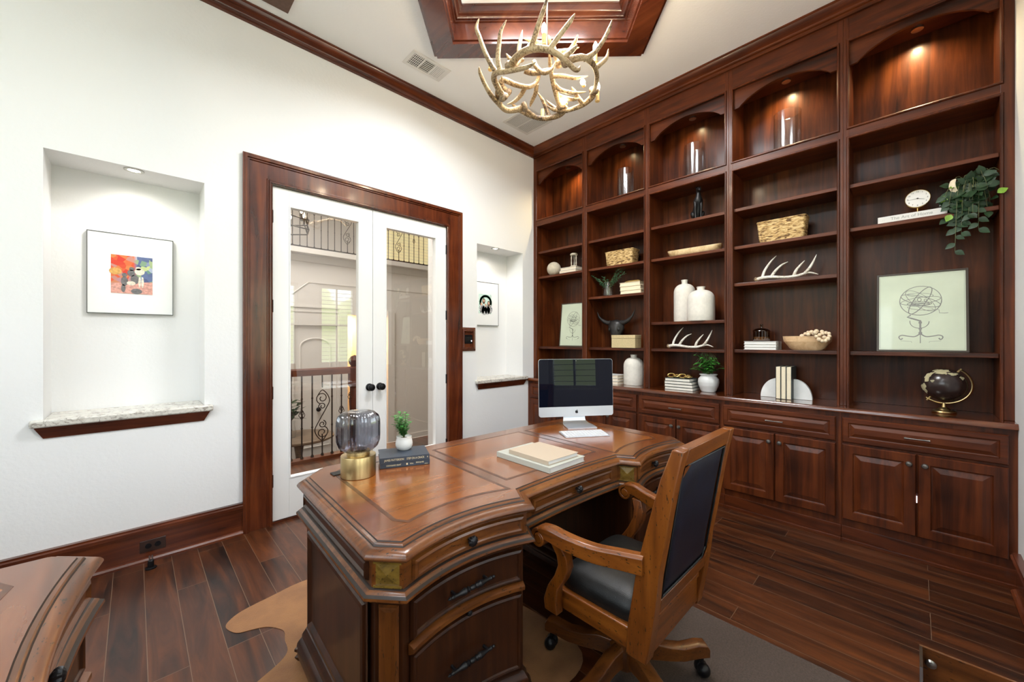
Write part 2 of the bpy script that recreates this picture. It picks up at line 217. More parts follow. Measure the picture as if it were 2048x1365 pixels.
# ------------------------------------------------------------------ mesh helpers
class MB:
    def __init__(s): s.v = []; s.f = []; s.m = []; s.mi = 0
    def add(s, vs, fs, M=None):
        k = len(s.v)
        s.v += [tuple(M @ Vector(p)) if M is not None else tuple(p) for p in vs]
        for f in fs: s.f.append([i+k for i in f]); s.m.append(s.mi)
        return s
    def box(s, a, b, M=None):
        x0, y0, z0 = a; x1, y1, z1 = b
        return s.add([(x0,y0,z0),(x1,y0,z0),(x1,y1,z0),(x0,y1,z0),(x0,y0,z1),(x1,y0,z1),(x1,y1,z1),(x0,y1,z1)],
              [(0,3,2,1),(4,5,6,7),(0,1,5,4),(1,2,6,5),(2,3,7,6),(3,0,4,7)], M)
    def stack(s, rings, cap0=True, cap1=True, closed=True, M=None):
        n = len(rings[0]); vs = [p for r in rings for p in r]; fs = []
        for i in range(len(rings)-1):
            for j in range(n if closed else n-1):
                a = i*n+j; b_ = i*n+(j+1) % n; fs.append((a, b_, b_+n, a+n))
        if cap0: fs.append(tuple(range(n-1, -1, -1)))
        if cap1: fs.append(tuple(range((len(rings)-1)*n, len(rings)*n)))
        return s.add(vs, fs, M)
    def lathe(s, prof, n=24, M=None, sx=1, sy=1, cap=True):
        return s.stack([[(r*math.cos(2*PI*k/n)*sx, r*math.sin(2*PI*k/n)*sy, z) for k in range(n)] for r, z in prof], cap, cap, True, M)
    def tube(s, pts, rad, n=8, sm=0, M=None, cap=True, flat=1.0):
        P = [Vector(p) for p in pts]; R = list(rad) if hasattr(rad, '__len__') else [rad]*len(P)
        if sm:
            Q = []; RR = []
            for i in range(len(P)-1):
                p0 = P[max(i-1, 0)]; p1 = P[i]; p2 = P[i+1]; p3 = P[min(i+2, len(P)-1)]
                for k in range(sm):
                    t = k/sm
                    Q.append(.5*((2*p1)+(p2-p0)*t+(2*p0-5*p1+4*p2-p3)*t*t+(3*p1-p0-3*p2+p3)*t**3)); RR.append(R[i]*(1-t)+R[i+1]*t)
            Q.append(P[-1]); RR.append(R[-1]); P, R = Q, RR
        T = [(P[min(i+1, len(P)-1)]-P[max(i-1, 0)]).normalized() for i in range(len(P))]
        u = T[0].orthogonal().normalized(); rings = []
        for i, p in enumerate(P):
            u = (u-T[i]*u.dot(T[i]));
            u = u.normalized() if u.length > 1e-6 else T[i].orthogonal().normalized()
            w = T[i].cross(u)
            rings.append([tuple(p+(u*math.cos(2*PI*k/n)+w*math.sin(2*PI*k/n)*flat)*R[i]) for k in range(n)])
        return s.stack(rings, cap, cap, True, M)
    def sphere(s, c, r, n=16, m=10, sc=(1, 1, 1), M=None):
        rings = [[(c[0]+r*sc[0]*math.sin(PI*i/m)*math.cos(2*PI*k/n), c[1]+r*sc[1]*math.sin(PI*i/m)*math.sin(2*PI*k/n), c[2]-r*sc[2]*math.cos(PI*i/m)) for k in range(n)] for i in range(1, m)]
        k = len(s.v); s.stack(rings, False, False, True, M)
        a = (c[0], c[1], c[2]-r*sc[2]); b_ = (c[0], c[1], c[2]+r*sc[2])
        s.v += [tuple(M @ Vector(p)) if M is not None else p for p in (a, b_)]; ia = len(s.v)-2
        for j in range(n):
            s.f.append([ia, k+(j+1) % n, k+j]); s.m.append(s.mi)
            q = k+(m-2)*n; s.f.append([ia+1, q+j, q+(j+1) % n]); s.m.append(s.mi)
        return s
    def prism(s, poly, z0, z1, M=None):
        return s.stack([[(x, y, z0) for x, y in poly], [(x, y, z1) for x, y in poly]], True, True, True, M)
    def profile(s, prof, p0, p1, A, B, m0=0, m1=0):
        # extrude closed 2-D profile (a,b) from p0 to p1; m0/m1: mitre shift per unit a
        p0 = Vector(p0); p1 = Vector(p1); A = Vector(A); B = Vector(B); d = (p1-p0).normalized()
        return s.stack([[tuple(p0+A*a+B*b+d*(m0*a)) for a, b in prof], [tuple(p1+A*a+B*b-d*(m1*a)) for a, b in prof]])
    def hf(s, fm, u0, u1, v0, v1, prof, back=None, nu=1):
        ins = [p[0] for p in prof]; mx = min((u1-u0), (v1-v0))/2-1e-4; prof = [p for p in prof if p[0] < mx]; ins = [p[0] for p in prof]
        K = len(ins)
        us = [u0+i for i in ins]+[u0+ins[-1]+(u1-u0-2*ins[-1])*k/nu for k in range(1, nu)]+[u1-i for i in reversed(ins)]
        vs = [v0+i for i in ins]+[v1-i for i in reversed(ins)]
        def h(u, v):
            d = min(u-u0, u1-u, v-v0, v1-v)
            for i in range(K-1):
                if d <= ins[i+1]+1e-9: t = (d-ins[i])/(ins[i+1]-ins[i]+1e-12); return prof[i][1]*(1-t)+prof[i+1][1]*t
            return prof[-1][1]
        U, V = len(us), len(vs); k = len(s.v)
        for u in us:
            for v in vs: s.v.append(tuple(fm(u, v, h(u, v))))
        for i in range(U-1):
            for j in range(V-1):
                a = k+i*V+j; b_ = a+V; c = b_+1; d = a+1
                lo = (i < K-1 and j == i) or (U-2-i < K-1 and V-2-j == U-2-i); hi = (i < K-1 and V-2-j == i) or (U-2-i < K-1 and j == U-2-i)
                if lo: s.f += [[a, b_, c], [a, c, d]]; s.m += [s.mi]*2
                elif hi: s.f += [[a, b_, d], [b_, c, d]]; s.m += [s.mi]*2
                else: s.f.append([a, b_, c, d]); s.m.append(s.mi)
        if back is not None:
            bd = [(i, 0) for i in range(U)]+[(U-1, j) for j in range(1, V)]+[(i, V-1) for i in range(U-2, -1, -1)]+[(0, j) for j in range(V-2, 0, -1)]
            kk = len(s.v)
            for i, j in bd: s.v.append(tuple(fm(us[i], vs[j], back)))
            n = len(bd)
            for q in range(n):
                i, j = bd[q]; i2, j2 = bd[(q+1) % n]
                s.f.append([kk+q, kk+(q+1) % n, k+i2*V+j2, k+i*V+j]); s.m.append(s.mi)
            s.f.append([kk+q for q in range(n-1, -1, -1)]) if nu == 1 else None
            if nu == 1: s.m.append(s.mi)
        return s
    def build(s, name, mats, parent=None, world=True, loc=None, smooth=True, bevel=0, ang=32, kind=None):
        if isinstance(mats, str): mats = [mats]
        vs = s.v
        o_mat = WM.get(parent, Matrix.Identity(4)) if parent is not None else None
        if parent is not None:
            if world: inv = o_mat.inverted(); vs = [tuple(inv @ Vector(p)) for p in vs]
        elif loc is None:
            xs, ys, zs = zip(*vs); loc = ((min(xs)+max(xs))/2, (min(ys)+max(ys))/2, min(zs)); vs = [(x-loc[0], y-loc[1], z-loc[2]) for x, y, z in vs]
        me = bpy.data.meshes.new(name); me.from_pydata(vs, [], s.f); me.update()
        for q in mats: me.materials.append(MATS[q])
        for p, i in zip(me.polygons, s.m): p.material_index = i; p.use_smooth = smooth
        if smooth: me.set_sharp_from_angle(angle=math.radians(ang))
        o = bpy.data.objects.new(name, me); COL.objects.link(o)
        if parent is not None: o.parent = parent; WM[o] = o_mat
        else: o.location = loc; WM[o] = Matrix.Translation(loc)
        if bevel:
            b_ = o.modifiers.new('bevel', 'BEVEL'); b_.width = bevel; b_.segments = 2; b_.limit_method = 'ANGLE'; b_.angle_limit = math.radians(40)
        if kind: o['kind'] = kind
        return o
WM = {}
def tag(o, label, cat, group=None, kind=None):
    o['label'] = label; o['category'] = cat
    if group: o['group'] = group
    if kind: o['kind'] = kind
    return o
def thing(name, label, cat, loc, rz=0, group=None, kind=None):
    o = bpy.data.objects.new(name, None); o.empty_display_size = .05; COL.objects.link(o); o.location = loc; o.rotation_euler = (0, 0, rz)
    WM[o] = Matrix.Translation(loc) @ Matrix.Rotation(rz, 4, 'Z'); return tag(o, label, cat, group, kind)
def copy_tree(o, loc, rz=0, label=None, s=1.0):
    def rec(a, par):
        c = a.copy(); COL.objects.link(c); c.parent = par
        for ch in [x for x in a.children]: rec(ch, c)
        return c
    c = rec(o, None); c.location = loc; c.rotation_euler = (0, 0, rz); c.scale = (s, s, s)
    if label: c['label'] = label
    return c
def struct(o): o['kind'] = 'structure'; return o
def text(parent, body, size, mt, M, name='lettering', depth=.0004, sx=1.0, align='CENTER'):
    cu = bpy.data.curves.new('t', 'FONT'); cu.body = body; cu.size = size; cu.align_x = align; cu.align_y = 'CENTER'; cu.extrude = depth
    to = bpy.data.objects.new('t', cu); me = bpy.data.meshes.new_from_object(to); bpy.data.objects.remove(to); bpy.data.curves.remove(cu)
    me.transform(Matrix.Diagonal((sx, 1, 1, 1))); me.transform(M); me.materials.clear(); me.materials.append(MATS[mt])
    o = bpy.data.objects.new(name, me); COL.objects.link(o); o.parent = parent; return o
def frame_m(o, x, y, z):     # matrix with given axes
    x = Vector(x).normalized(); y = Vector(y).normalized(); z = Vector(z).normalized()
    return Matrix(((x.x, y.x, z.x, o[0]), (x.y, y.y, z.y, o[1]), (x.z, y.z, z.z, o[2]), (0, 0, 0, 1)))
def leaf(mb, p, d, up, L, W, bend=.15, nseg=4):
    p = Vector(p); d = Vector(d).normalized(); up = Vector(up); side = d.cross(up)
    if side.length < 1e-4: side = d.orthogonal()
    side.normalize(); nrm = side.cross(d).normalized(); vs = []; fs = []
    for i in range(nseg+1):
        t = i/nseg; w = W*.5*math.sin(PI*min(1, max(0, t))**.8) if 0 < i < nseg else W*.03
        c = p+d*(L*t)-nrm*(bend*L*t*t)
        vs += [tuple(c-side*w+nrm*w*.25), tuple(c), tuple(c+side*w+nrm*w*.25)]
    for i in range(nseg):
        a = i*3; fs += [(a, a+1, a+4, a+3), (a+1, a+2, a+5, a+4)]
    mb.add(vs, fs)

# ================================================================== ROOM SHELL
YB, YF, XR, XL, ZC = 3.21, -.38, 3.80, -2.30, 3.61     # back wall, front wall, right, left, ceiling
CX, CY = 1.721, 1.496
def wall_with_holes(mb, axis, pos, th, u0, u1, z0, z1, holes):
    us = sorted({u0, u1, *[h[0] for h in holes], *[h[1] for h in holes]}); zs = sorted({z0, z1, *[h[2] for h in holes], *[h[3] for h in holes]})
    for i in range(len(us)-1):
        for j in range(len(zs)-1):
            cu = (us[i]+us[i+1])/2; cz = (zs[j]+zs[j+1])/2
            if any(h[0] < cu < h[1] and h[2] < cz < h[3] for h in holes): continue
            if axis == 'Y': mb.box((us[i], pos, zs[j]), (us[i+1], pos+th, zs[j+1]))
            else: mb.box((pos, us[i], zs[j]), (pos+th, us[i+1], zs[j+1]))
N1 = (-.349, .325); N2 = (2.591, 3.28); NZ = (.905, 2.346); ND = .28
mb = MB(); wall_with_holes(mb, 'Y', YB, .34, XL, XR+.1, 0, ZC+.25, [(*N1, .86, NZ[1]), (*N2, .86, NZ[1]), (.69, 2.23, 0, 2.45)])
for a, b_ in (N1, N2): mb.box((a, YB+ND, .86), (b_, YB+.34, NZ[1]))
struct(mb.build('wall_back', 'wall_paint', smooth=False))
mb = MB(); mb.box((XR, YF-.1, 0), (XR+.1, YB+.34, ZC+.25)); struct(mb.build('wall_right', 'wall_paint', smooth=False))
mb = MB(); wall_with_holes(mb, 'Y', YF-.14, .14, XL, XR+.1, 0, ZC+.25, [(a, b_, *WZ) for a, b_ in WINS]); struct(mb.build('wall_front', 'wall_paint', smooth=False))
mb = MB(); wall_with_holes(mb, 'X', XL-.14, .14, YF-.14, YB+.34, 0, ZC+.25, [(0., 2.4, 1.5, 3.2)]); struct(mb.build('wall_left', 'wall_paint', smooth=False))
mb = MB(); mb.box((XL, YF, -.05), (XR, 4.72, 0)); struct(mb.build('floor', 'floor_planks', smooth=False, loc=(0, 0, 0)))
# ceiling with coffer opening
ap = .647; dv = ap*math.sqrt(2)
O = [(XR, YB), (XL, YB), (XL, YF), (XR, YF)]; V4 = [(CX+dv, CY), (CX, CY+dv), (CX-dv, CY), (CX, CY-dv)]
mb = MB(); vs = [(x, y, ZC) for x, y in O+V4]; fs = [(0, 5, 4), (0, 1, 5), (1, 6, 5), (1, 2, 6), (2, 7, 6), (2, 3, 7), (3, 4, 7), (3, 0, 4)]
mb.add(vs, [f[::-1] for f in fs]); mb.add([(x, y, z+.2) for x, y, z in vs], fs)
d2 = .585*math.sqrt(2); mb.add([(CX+d2*.99, CY, 3.86), (CX, CY+d2*.99, 3.86), (CX-d2*.99, CY, 3.86), (CX, CY-d2*.99, 3.86)], [(3, 2, 1, 0)])
for k in range(4):
    a = [(CX+d2, CY), (CX, CY+d2), (CX-d2, CY), (CX, CY-d2)]; p, q = a[k], a[(k+1) % 4]; mb.add([(*p, 3.78), (*q, 3.78), (*q, 3.87), (*p, 3.87)], [(0, 1, 2, 3)])
struct(mb.build('ceiling', 'ceiling_paint', smooth=False))
# coffer frame
def sq(apo, z): d = apo*math.sqrt(2); return [(CX+d, CY, z), (CX, CY+d, z), (CX-d, CY, z), (CX, CY-d, z)]
mb = MB(); pr = [(.83, 3.612), (.83, 3.592), (.802, 3.590), (.80, 3.553), (.652, 3.553), (.652, 3.572), (.640, 3.576), (.640, 3.700), (.632, 3.703), (.628, 3.712), (.616, 3.714), (.613, 3.722), (.598, 3.733), (.586, 3.750), (.580, 3.764), (.574, 3.769), (.572, 3.783), (.572, 3.79), (.66, 3.79)]
mb.stack([sq(a, z) for a, z in pr], False, False); struct(mb.build('trim_1', 'coffer_wood', ang=50))
# crown moulding: a = out from wall, b = down from ceiling
CP = [(0, 0), (.085, 0), (.085, -.010), (.078, -.014), (.070, -.030), (.052, -.048), (.034, -.058), (.030, -.064), (.030, -.072), (.018, -.076), (.018, -.086), (0, -.090)]
mb = MB(); mb.profile(CP, (XL, YB, ZC), (3.466, YB, ZC), (0, -1, 0), (0, 0, 1), 0, 1); struct(mb.build('trim_2', 'casing_wood_X', ang=25))
mb = MB(); mb.profile(CP[:-1]+[(.018, -.10), (0, -.10)], (3.466, YB, ZC), (3.466, YF, ZC), (-1, 0, 0), (0, 0, 1), 1, 0); struct(mb.build('trim_3', 'bookcase_wood_Y', ang=25))
# door casing + baseboard  (profile a = out from wall, b = across from opening edge outwards)
CS = [(0, 0), (.018, 0), (.020, .006), (.030, .010), (.030, .020), (.022, .026), (.022, .032), (.016, .036), (.016, .135), (.024, .139), (.024, .148), (.034, .152), (.036, .165), (.028, .171), (.028, .178), (0, .178)]
def casing(x0, x1, z1, zb=0):
    mb = MB(); rings = []
    for path in [((x0, zb), (-1, 0)), ((x0, z1), (-1, 1)), ((x1, z1), (1, 1)), ((x1, zb), (1, 0))]:
        (x, z), (ox, oz) = path; rings.append([(x+ox*b_, YB-a, z+oz*b_) for a, b_ in CS])
    return mb.stack(rings)
struct(casing(.707, 2.205, 2.436).build('trim_4', 'casing_wood_Z', ang=25))
BB = [(0, 0), (.016, 0), (.016, .160), (.024, .164), (.024, .176), (.034, .180), (.036, .198), (.028, .204), (.028, .214), (0, .214)]
SH = [(.016, 0), (.034, 0), (.034, .012), (.026, .022), (.016, .026)]
def baseb(name, p0, p1, A, mtn):
    mb = MB(); mb.profile(BB, p0, p1, A, (0, 0, 1)); mb.profile(SH, p0, p1, A, (0, 0, 1)); struct(mb.build(name, mtn, ang=25))
baseb('baseboard_back', (XL, YB, 0), (.529, YB, 0), (0, -1, 0), 'casing_wood_X'); baseb('baseboard_right', (2.383, YB, 0), (3.34, YB, 0), (0, -1, 0), 'casing_wood_X')
baseb('baseboard_front', (XL, YF, 0), (3.30, YF, 0), (0, 1, 0), 'casing_wood_X'); baseb('baseboard_left', (XL, YF, 0), (XL, YB, 0), (1, 0, 0), 'casing_wood_Y')
# door jamb lining
mb = MB(); mb.box((.69, YB, 0), (.707, YB+.34, 2.45)); mb.box((2.209, YB, 0), (2.23, YB+.34, 2.45)); mb.box((.69, YB, 2.440), (2.23, YB+.34, 2.452)); struct(mb.build('trim_5', 'white_paint', smooth=False))
# niche sills and aprons
for k, (a, b_) in enumerate((N1, N2)):
    x0, x1 = (a-.045, b_+.042) if k == 0 else (a-.03, b_+.055)
    mb = MB(); mb.box((a, YB-.001, .865), (b_, YB+ND, .905)); mb.box((x0, YB-.042, .865), (x1, YB, .905))
    tag(mb.build('stone_sill', 'granite', bevel=.009, ang=50), ['speckled stone sill of the large niche left of the double doors', 'speckled stone sill of the narrow niche beside the bookcase'][k], 'sill', 'niche sills')
    mb = MB(); dz = .062
    mb.add([(x0+.016, YB, .865), (x1-.016, YB, .865), (x1-.016, YB-.034, .865), (x0+.016, YB-.034, .865), (x0+.045, YB, .865-dz), (x1-.045, YB, .865-dz), (x1-.045, YB-.006, .865-dz), (x0+.045, YB-.006, .865-dz)],
           [(0, 1, 2, 3), (7, 6, 5, 4), (3, 2, 6, 7), (0, 4, 5, 1), (0, 3, 7, 4), (1, 5, 6, 2)])
    tag(mb.build('sill_apron', 'casing_wood_X', smooth=False), ['long dark wood apron under the stone sill of the large left niche', 'short dark wood apron under the stone sill beside the bookcase'][k], 'moulding', 'wooden aprons under the niche sills')
    # recessed spot in the niche head
    cx = [-.004, 2.885][k]; cy = [3.262, 3.25][k]
    t_ = thing('niche_spotlight', ['round recessed spotlight in the top of the large left niche', 'round recessed spotlight in the top of the narrow niche by the bookcase'][k], 'light', (cx, cy, NZ[1]), 0, 'niche spotlights')
    mb = MB(); mb.lathe([(.046, 0), (.046, -.004), (.040, -.007), (.031, -.006), (.029, 0)], 28); mb.build('trim_ring', 'nickel', t_, False)
    mb = MB(); mb.lathe([(.001, -.002), (.028, -.002), (.028, -.001)], 20); mb.build('lens', 'lamp_glow', t_, False)
    l = bpy.data.lights.new('niche_spotlight', 'SPOT'); l.energy = 4.5; l.spot_size = 2.7; l.spot_blend = 1.0; l.shadow_soft_size = .03; l.color = (1, .95, .86)
    lo = bpy.data.objects.new('spot_lamp', l); COL.objects.link(lo); lo.parent = t_; lo.location = (0, 0, -.02); lo.rotation_euler = (math.radians(10), 0, 0)
# ------------------------------------------------------------------ windows behind the camera
def window(n, axis, a, b_, z0, z1):
    mb = MB(); w = .045
    def bx(u0, u1, v0, v1, d0, d1):
        if axis == 'Y': mb.box((u0, YF-d1, v0), (u1, YF-d0, v1))
        else: mb.box((XL-d1, u0, v0), (XL-d0, u1, v1))
    for (u0, u1, v0, v1) in ((a, a+w, z0, z1), (b_-w, b_, z0, z1), (a+w, b_-w, z0, z0+w), (a+w, b_-w, z1-w, z1)): bx(u0, u1, v0, v1, .02, .09)
    nm = max(1, round((b_-a)/.6)); 
    for k in range(1, nm+1 if nm > 1 else 2):
        u = a+(b_-a)*(k/(nm+1) if nm > 1 else .5)
        if k <= nm: bx(u-.012, u+.012, z0+w, z1-w, .05, .08)
    bx(a+w, b_-w, (z0+z1)/2-.012, (z0+z1)/2+.012, .05, .08)
    fr = struct(mb.build('window_%d' % n, 'shutter_white', smooth=False))
    mb = MB(); bx(a+w, b_-w, z0+w, z1-w, .062, .065); mb.build('pane', 'window_glass', fr, smooth=False)
    mb = MB(); z = z0+.09
    while z < z1-.07:
        if axis == 'Y': mb.box((a+w, YF-.05, z), (b_-w, YF-.006, z+.006))
        else: mb.box((XL-.05, a+w, z), (XL-.006, b_-w, z+.006))
        z += .066
    mb.build('shutter_slats', 'shutter_white', fr, smooth=False)
for i, (a, b_) in enumerate(WINS): window(i+1, 'Y', a, b_, *WZ)
window(5, 'X', 0., 2.4, 1.5, 3.2)  # unseen window, sized and raised for its light on the upper shelves

# ================================================================== HALL BEHIND THE GLASS DOORS
def sbox(name, a, b_, mt): mb = MB(); mb.box(a, b_); return struct(mb.build(name, mt, smooth=False))
HY = 8.3; HF = -1.1
mb = MB(); wall_with_holes(mb, 'Y', HY, .15, -1.2, 7.6, HF, 3.02, [(3.2, 4.1, HF, 1.86), (2.2, 3.0, HF, 1.62)]); struct(mb.build('wall_hall_far', 'hall_paint', smooth=False))
sbox('wall_hall_left', (-1.3, YB+.34, HF), (-1.2, 11, 6.2), 'hall_paint'); sbox('wall_hall_right', (6.6, YB+.34, HF), (6.7, 11, 6.2), 'hall_paint')
sbox('wall_hall_upper', (-1.2, 10.6, 3.1), (6.7, 10.7, 6.2), 'hall_paint'); sbox('ceiling_hall', (-1.3, YB+.2, 6.1), (6.7, 11, 6.2), 'hall_paint')
sbox('wall_hall_near', (-1.3, YB+.345, ZC), (6.7, YB+.40, 6.2), 'hall_paint'); sbox('wall_hall_side', (3.9, YB+.34, HF), (6.7, YB+.40, 6.2), 'hall_paint')
sbox('floor_hall', (-1.3, 4.72, HF-.05), (6.7, 11, HF), 'floor_planks'); sbox('wall_riser', (-1.3, 4.70, HF), (6.7, 4.74, -.002), 'hall_paint')
sbox('wall_warm_passage', (3.0, 9.6, HF), (4.4, 9.7, 2.2), 'warm_lit_wall'); sbox('wall_warm_side', (4.15, 8.45, HF), (4.25, 9.6, 2.2), 'warm_lit_wall'); sbox('ceiling_warm_passage', (3.0, 8.45, 2.0), (4.4, 9.7, 2.05), 'warm_lit_wall')
sbox('wall_warm_left', (3.05, 8.45, HF), (3.15, 9.6, 2.2), 'warm_lit_wall')
sbox('floor_balcony', (-1.2, 8.1, 3.0), (6.6, 10.6, 3.1), 'hall_paint')
mb = MB()
mb.box((-1.2, HY-.03, 2.86), (6.6, HY, 2.90)); mb.box((2.45, HY-.012, 2.46), (6.6, HY, 2.48)); mb.tube([(2.46, HY-.004, 2.47), (2.05, HY-.004, 2.12)], .012, 6)
for z0, z1, d in ((1.97, 2.0, .022), (1.88, 1.90, .012)): mb.box((-1.2, HY-d, z0), (3.04, HY, z1))
mb.box((4.1, HY-.05, HF), (4.26, HY, 1.98)); mb.box((3.04, HY-.05, HF), (3.2, HY, 1.98)); struct(mb.build('trim_6', 'hall_paint', smooth=False))
mb = MB(); mb.box((4.26, HY-.02, HF), (6.6, HY, HF+.22)); mb.box((5.30, HY-.04, HF), (5.42, HY, 2.0)); struct(mb.build('trim_7', 'hall_paint', smooth=False))
# arched hall door
t_ = thing('hall_door', 'pale arched-panel door beyond the stair railing, seen through the left glass', 'door', (2.6, HY+.05, HF), 0, kind='structure')
mb = MB(); mb.box((-.4, 0, 0), (.4, .05, 2.72))
arc_pts = [(-.28, .3), (.28, .3)]+[(.28*math.cos(a), 2.3+.16*math.sin(a)) for a in [PI*k/12 for k in range(13)]]
mb.tube([(x, -.005, z) for x, z in arc_pts+[arc_pts[0]]], .018, 6); mb.build('door_leaf', 'hall_paint', t_, False)
mb = MB(); mb.sphere((.04, -.06, 1.04), .045, 12, 8); mb.build('door_knob', 'black_metal', t_, False)
# railings with wrought iron balusters
def basket(mb, x, z, r=.030, h=.11):
    for k in range(4):
        a0 = k*PI/2; mb.tube([(x+r*math.sin(PI*t)*math.cos(a0+t*PI), r*math.sin(PI*t)*math.sin(a0+t*PI), z-h/2+h*t) for t in [i/8 for i in range(9)]], .0035, 5)
def baluster(parent, x, z0, z1, kind, y=0):
    mb = MB()
    if kind == 2:
        zc = (z0+z1)/2; mb.tube([(x, 0, z0), (x, 0, z0+(z1-z0)*.27)], .007, 6); mb.tube([(x, 0, z0+(z1-z0)*.84), (x, 0, z1)], .007, 6)
        h = (z1-z0)
        def sp(cx, cz, r, a0, a1, n=18): return [(x+cx+r*(1-.72*i/n)*math.cos(a0+(a1-a0)*i/n), 0, cz+r*(1-.72*i/n)*math.sin(a0+(a1-a0)*i/n)) for i in range(n+1)]
        for sg in (1, -1):
            for q, (cx, cz, r) in enumerate(((.0, .12, .078), (.0, .02, .05))):
                mb.tube([(x+sg*(p[0]-x), 0, zc+h*0+sg*(p[2])) for p in sp(cx*h, (cz+.09)*h, r*h*.95, PI*1.4, -PI*1.3)], .0055, 5)
            mb.tube([(x, 0, zc), (x+sg*.05*h, 0, zc+sg*.09*h), (x+sg*.085*h, 0, zc+sg*.17*h), (x+sg*.06*h, 0, zc+sg*.25*h), (x, 0, zc+sg*.31*h), (x-sg*.05*h, 0, zc+sg*.25*h)], .0055, 5, sm=4)
    else:
        mb.tube([(x, 0, z0), (x, 0, z1)], .0075, 6)
        if kind == 1: basket(mb, x, (z0+z1)/2+.03)
        if kind == 3: basket(mb, x, z0+(z1-z0)*.7)
        for z in ((z0+z1)/2-.12, (z0+z1)/2+.2): mb.sphere((x, 0, z), .012, 8, 6)
    mb.lathe([(.016, z0), (.016, z0+.02), (.008, z0+.035)], 8, Matrix.Translation((x, 0, 0)))
    mb.build('baluster', 'iron', parent, False)
r1 = thing('stair_railing', 'iron stair railing with dark wood handrail and newel behind the left glass door', 'railing', (1.0, 4.62, 0))
for k in range(-5, 8): baluster(r1, .30+.105*k, .03, .94, [1, 0, 2, 0, 1, 3, 1][(k-0) % 7])
mb = MB(); mb.box((-1.6, -.035, .935), (.86, .035, .985)); mb.tube([(-1.6, 0, .985), (.86, 0, .985)], .03, 10); mb.build('handrail', 'bookcase_wood_X', r1, False)
mb = MB(); mb.box((-1.6, -.06, 0), (.95, .06, .035)); mb.build('base_rail', 'bookcase_wood_X', r1, False)
mb = MB(); mb.lathe([(.075, 0), (.075, .25), (.06, .28), (.045, .4), (.06, .6), (.045, .76), (.072, .80), (.072, 1.0), (.04, 1.02), (.06, 1.05), (.068, 1.09), (.045, 1.13), (.001, 1.15)], 16, Matrix.Translation((.87, 0, 0))); mb.build('newel_post', 'bookcase_wood_Z', r1, False)
r2 = thing('balcony_railing', 'iron balcony railing upstairs, seen through the tops of both glass doors', 'railing', (1.6, 8.15, 3.1))
for k in range(37): baluster(r2, .02+.128*k, .02, 1.0, [0, 3, 0, 2, 0, 3, 1, 3, 0][k % 9])
mb = MB(); mb.box((-.6, -.03, .98), (5.0, .03, 1.04)); mb.build('handrail', 'bookcase_wood_X', r2, False)
mb = MB(); mb.box((-.6, -.03, 0), (5.0, .03, .03)); mb.build('base_rail', 'iron', r2, False)
t_ = thing('upstairs_window', 'yellowish blinds of an upstairs window behind the balcony railing', 'window', (5.9, 10.59, 3.5), kind='structure')
mb = MB()
for k in range(18): mb.box((-.95, -.03, .0+k*.09), (.95, -.01, .075+k*.09))
plain('blind_yellow', (.80, .70, .38), .6, Emission_Color=(.95, .84, .5), Emission_Strength=.28); mb.build('blind', 'blind_yellow', t_, False, smooth=False)  # lit-window glow put into the blind as emission
mb = MB(); mb.box((-1.0, -.08, -.12), (1.05, -.03, -.04)); mb.build('rail', 'iron', t_, False)
# round hall table and plant
t_ = thing('round_table', 'round brown table standing beyond the stair railing', 'table', (2.05, 7.45, HF))
mb = MB(); mb.lathe([(.001, .70), (.52, .70), (.56, .72), (.56, .75), (.001, .75)], 40); mb.build('table_top', 'grey_oak', t_, False)
mb = MB(); mb.lathe([(.25, 0), (.25, .04), (.06, .1), (.05, .4), (.08, .6), (.2, .70)], 20); mb.build('pedestal', 'grey_oak', t_, False)
t_ = thing('hall_plant', 'leafy green plant standing on the round table in the hall', 'plant', (1.93, 7.45, HF+.75))
mb = MB(); mb.lathe([(.001, 0), (.06, 0), (.08, .1), (.05, .22), (.06, .28)], 16); mb.build('vase', 'clear_glass', t_, False)
mb = MB()
for k in range(70): a = random.uniform(0, 2*PI); h = random.uniform(.3, .65); r_ = random.uniform(.02, .22); leaf(mb, (r_*math.cos(a)*.6, r_*math.sin(a)*.6, h), (math.cos(a), math.sin(a), random.uniform(-.3, .8)), (0, 0, 1), .12, .06)
mb.build('foliage', 'leaf_dark', t_, False)
# hall chandelier
t_ = thing('hall_chandelier', 'iron hall chandelier with lit candle bulbs behind the left glass door', 'chandelier', (1.38, 5.5, 2.72))
mb = MB()
for z in (0, .12):
    mb.tube([(.27*math.cos(2*PI*k/6+.3), .27*math.sin(2*PI*k/6+.3), z) for k in range(7)], .008, 6)
for k in range(6):
    a = 2*PI*k/6+.3; mb.tube([(.27*math.cos(a), .27*math.sin(a), 0), (.03*math.cos(a), .03*math.sin(a), .7)], .006, 6)
mb.tube([(0, 0, .7), (0, 0, 3.3)], .008, 6); mb.build('iron_frame', 'iron', t_, False)
for k in range(6):
    a = 2*PI*k/6+.1; M = Matrix.Translation((.2*math.cos(a), .2*math.sin(a), .1))
    mb = MB(); mb.lathe([(.02, 0), (.012, .01), (.012, .09)], 10, M); mb.build('candle_sleeve', 'iron', t_, False)
    mb = MB(); mb.lathe([(.004, .09), (.014, .11), (.014, .125), (.004, .16)], 10, M); mb.build('bulb', 'bulb_glow', t_, False)

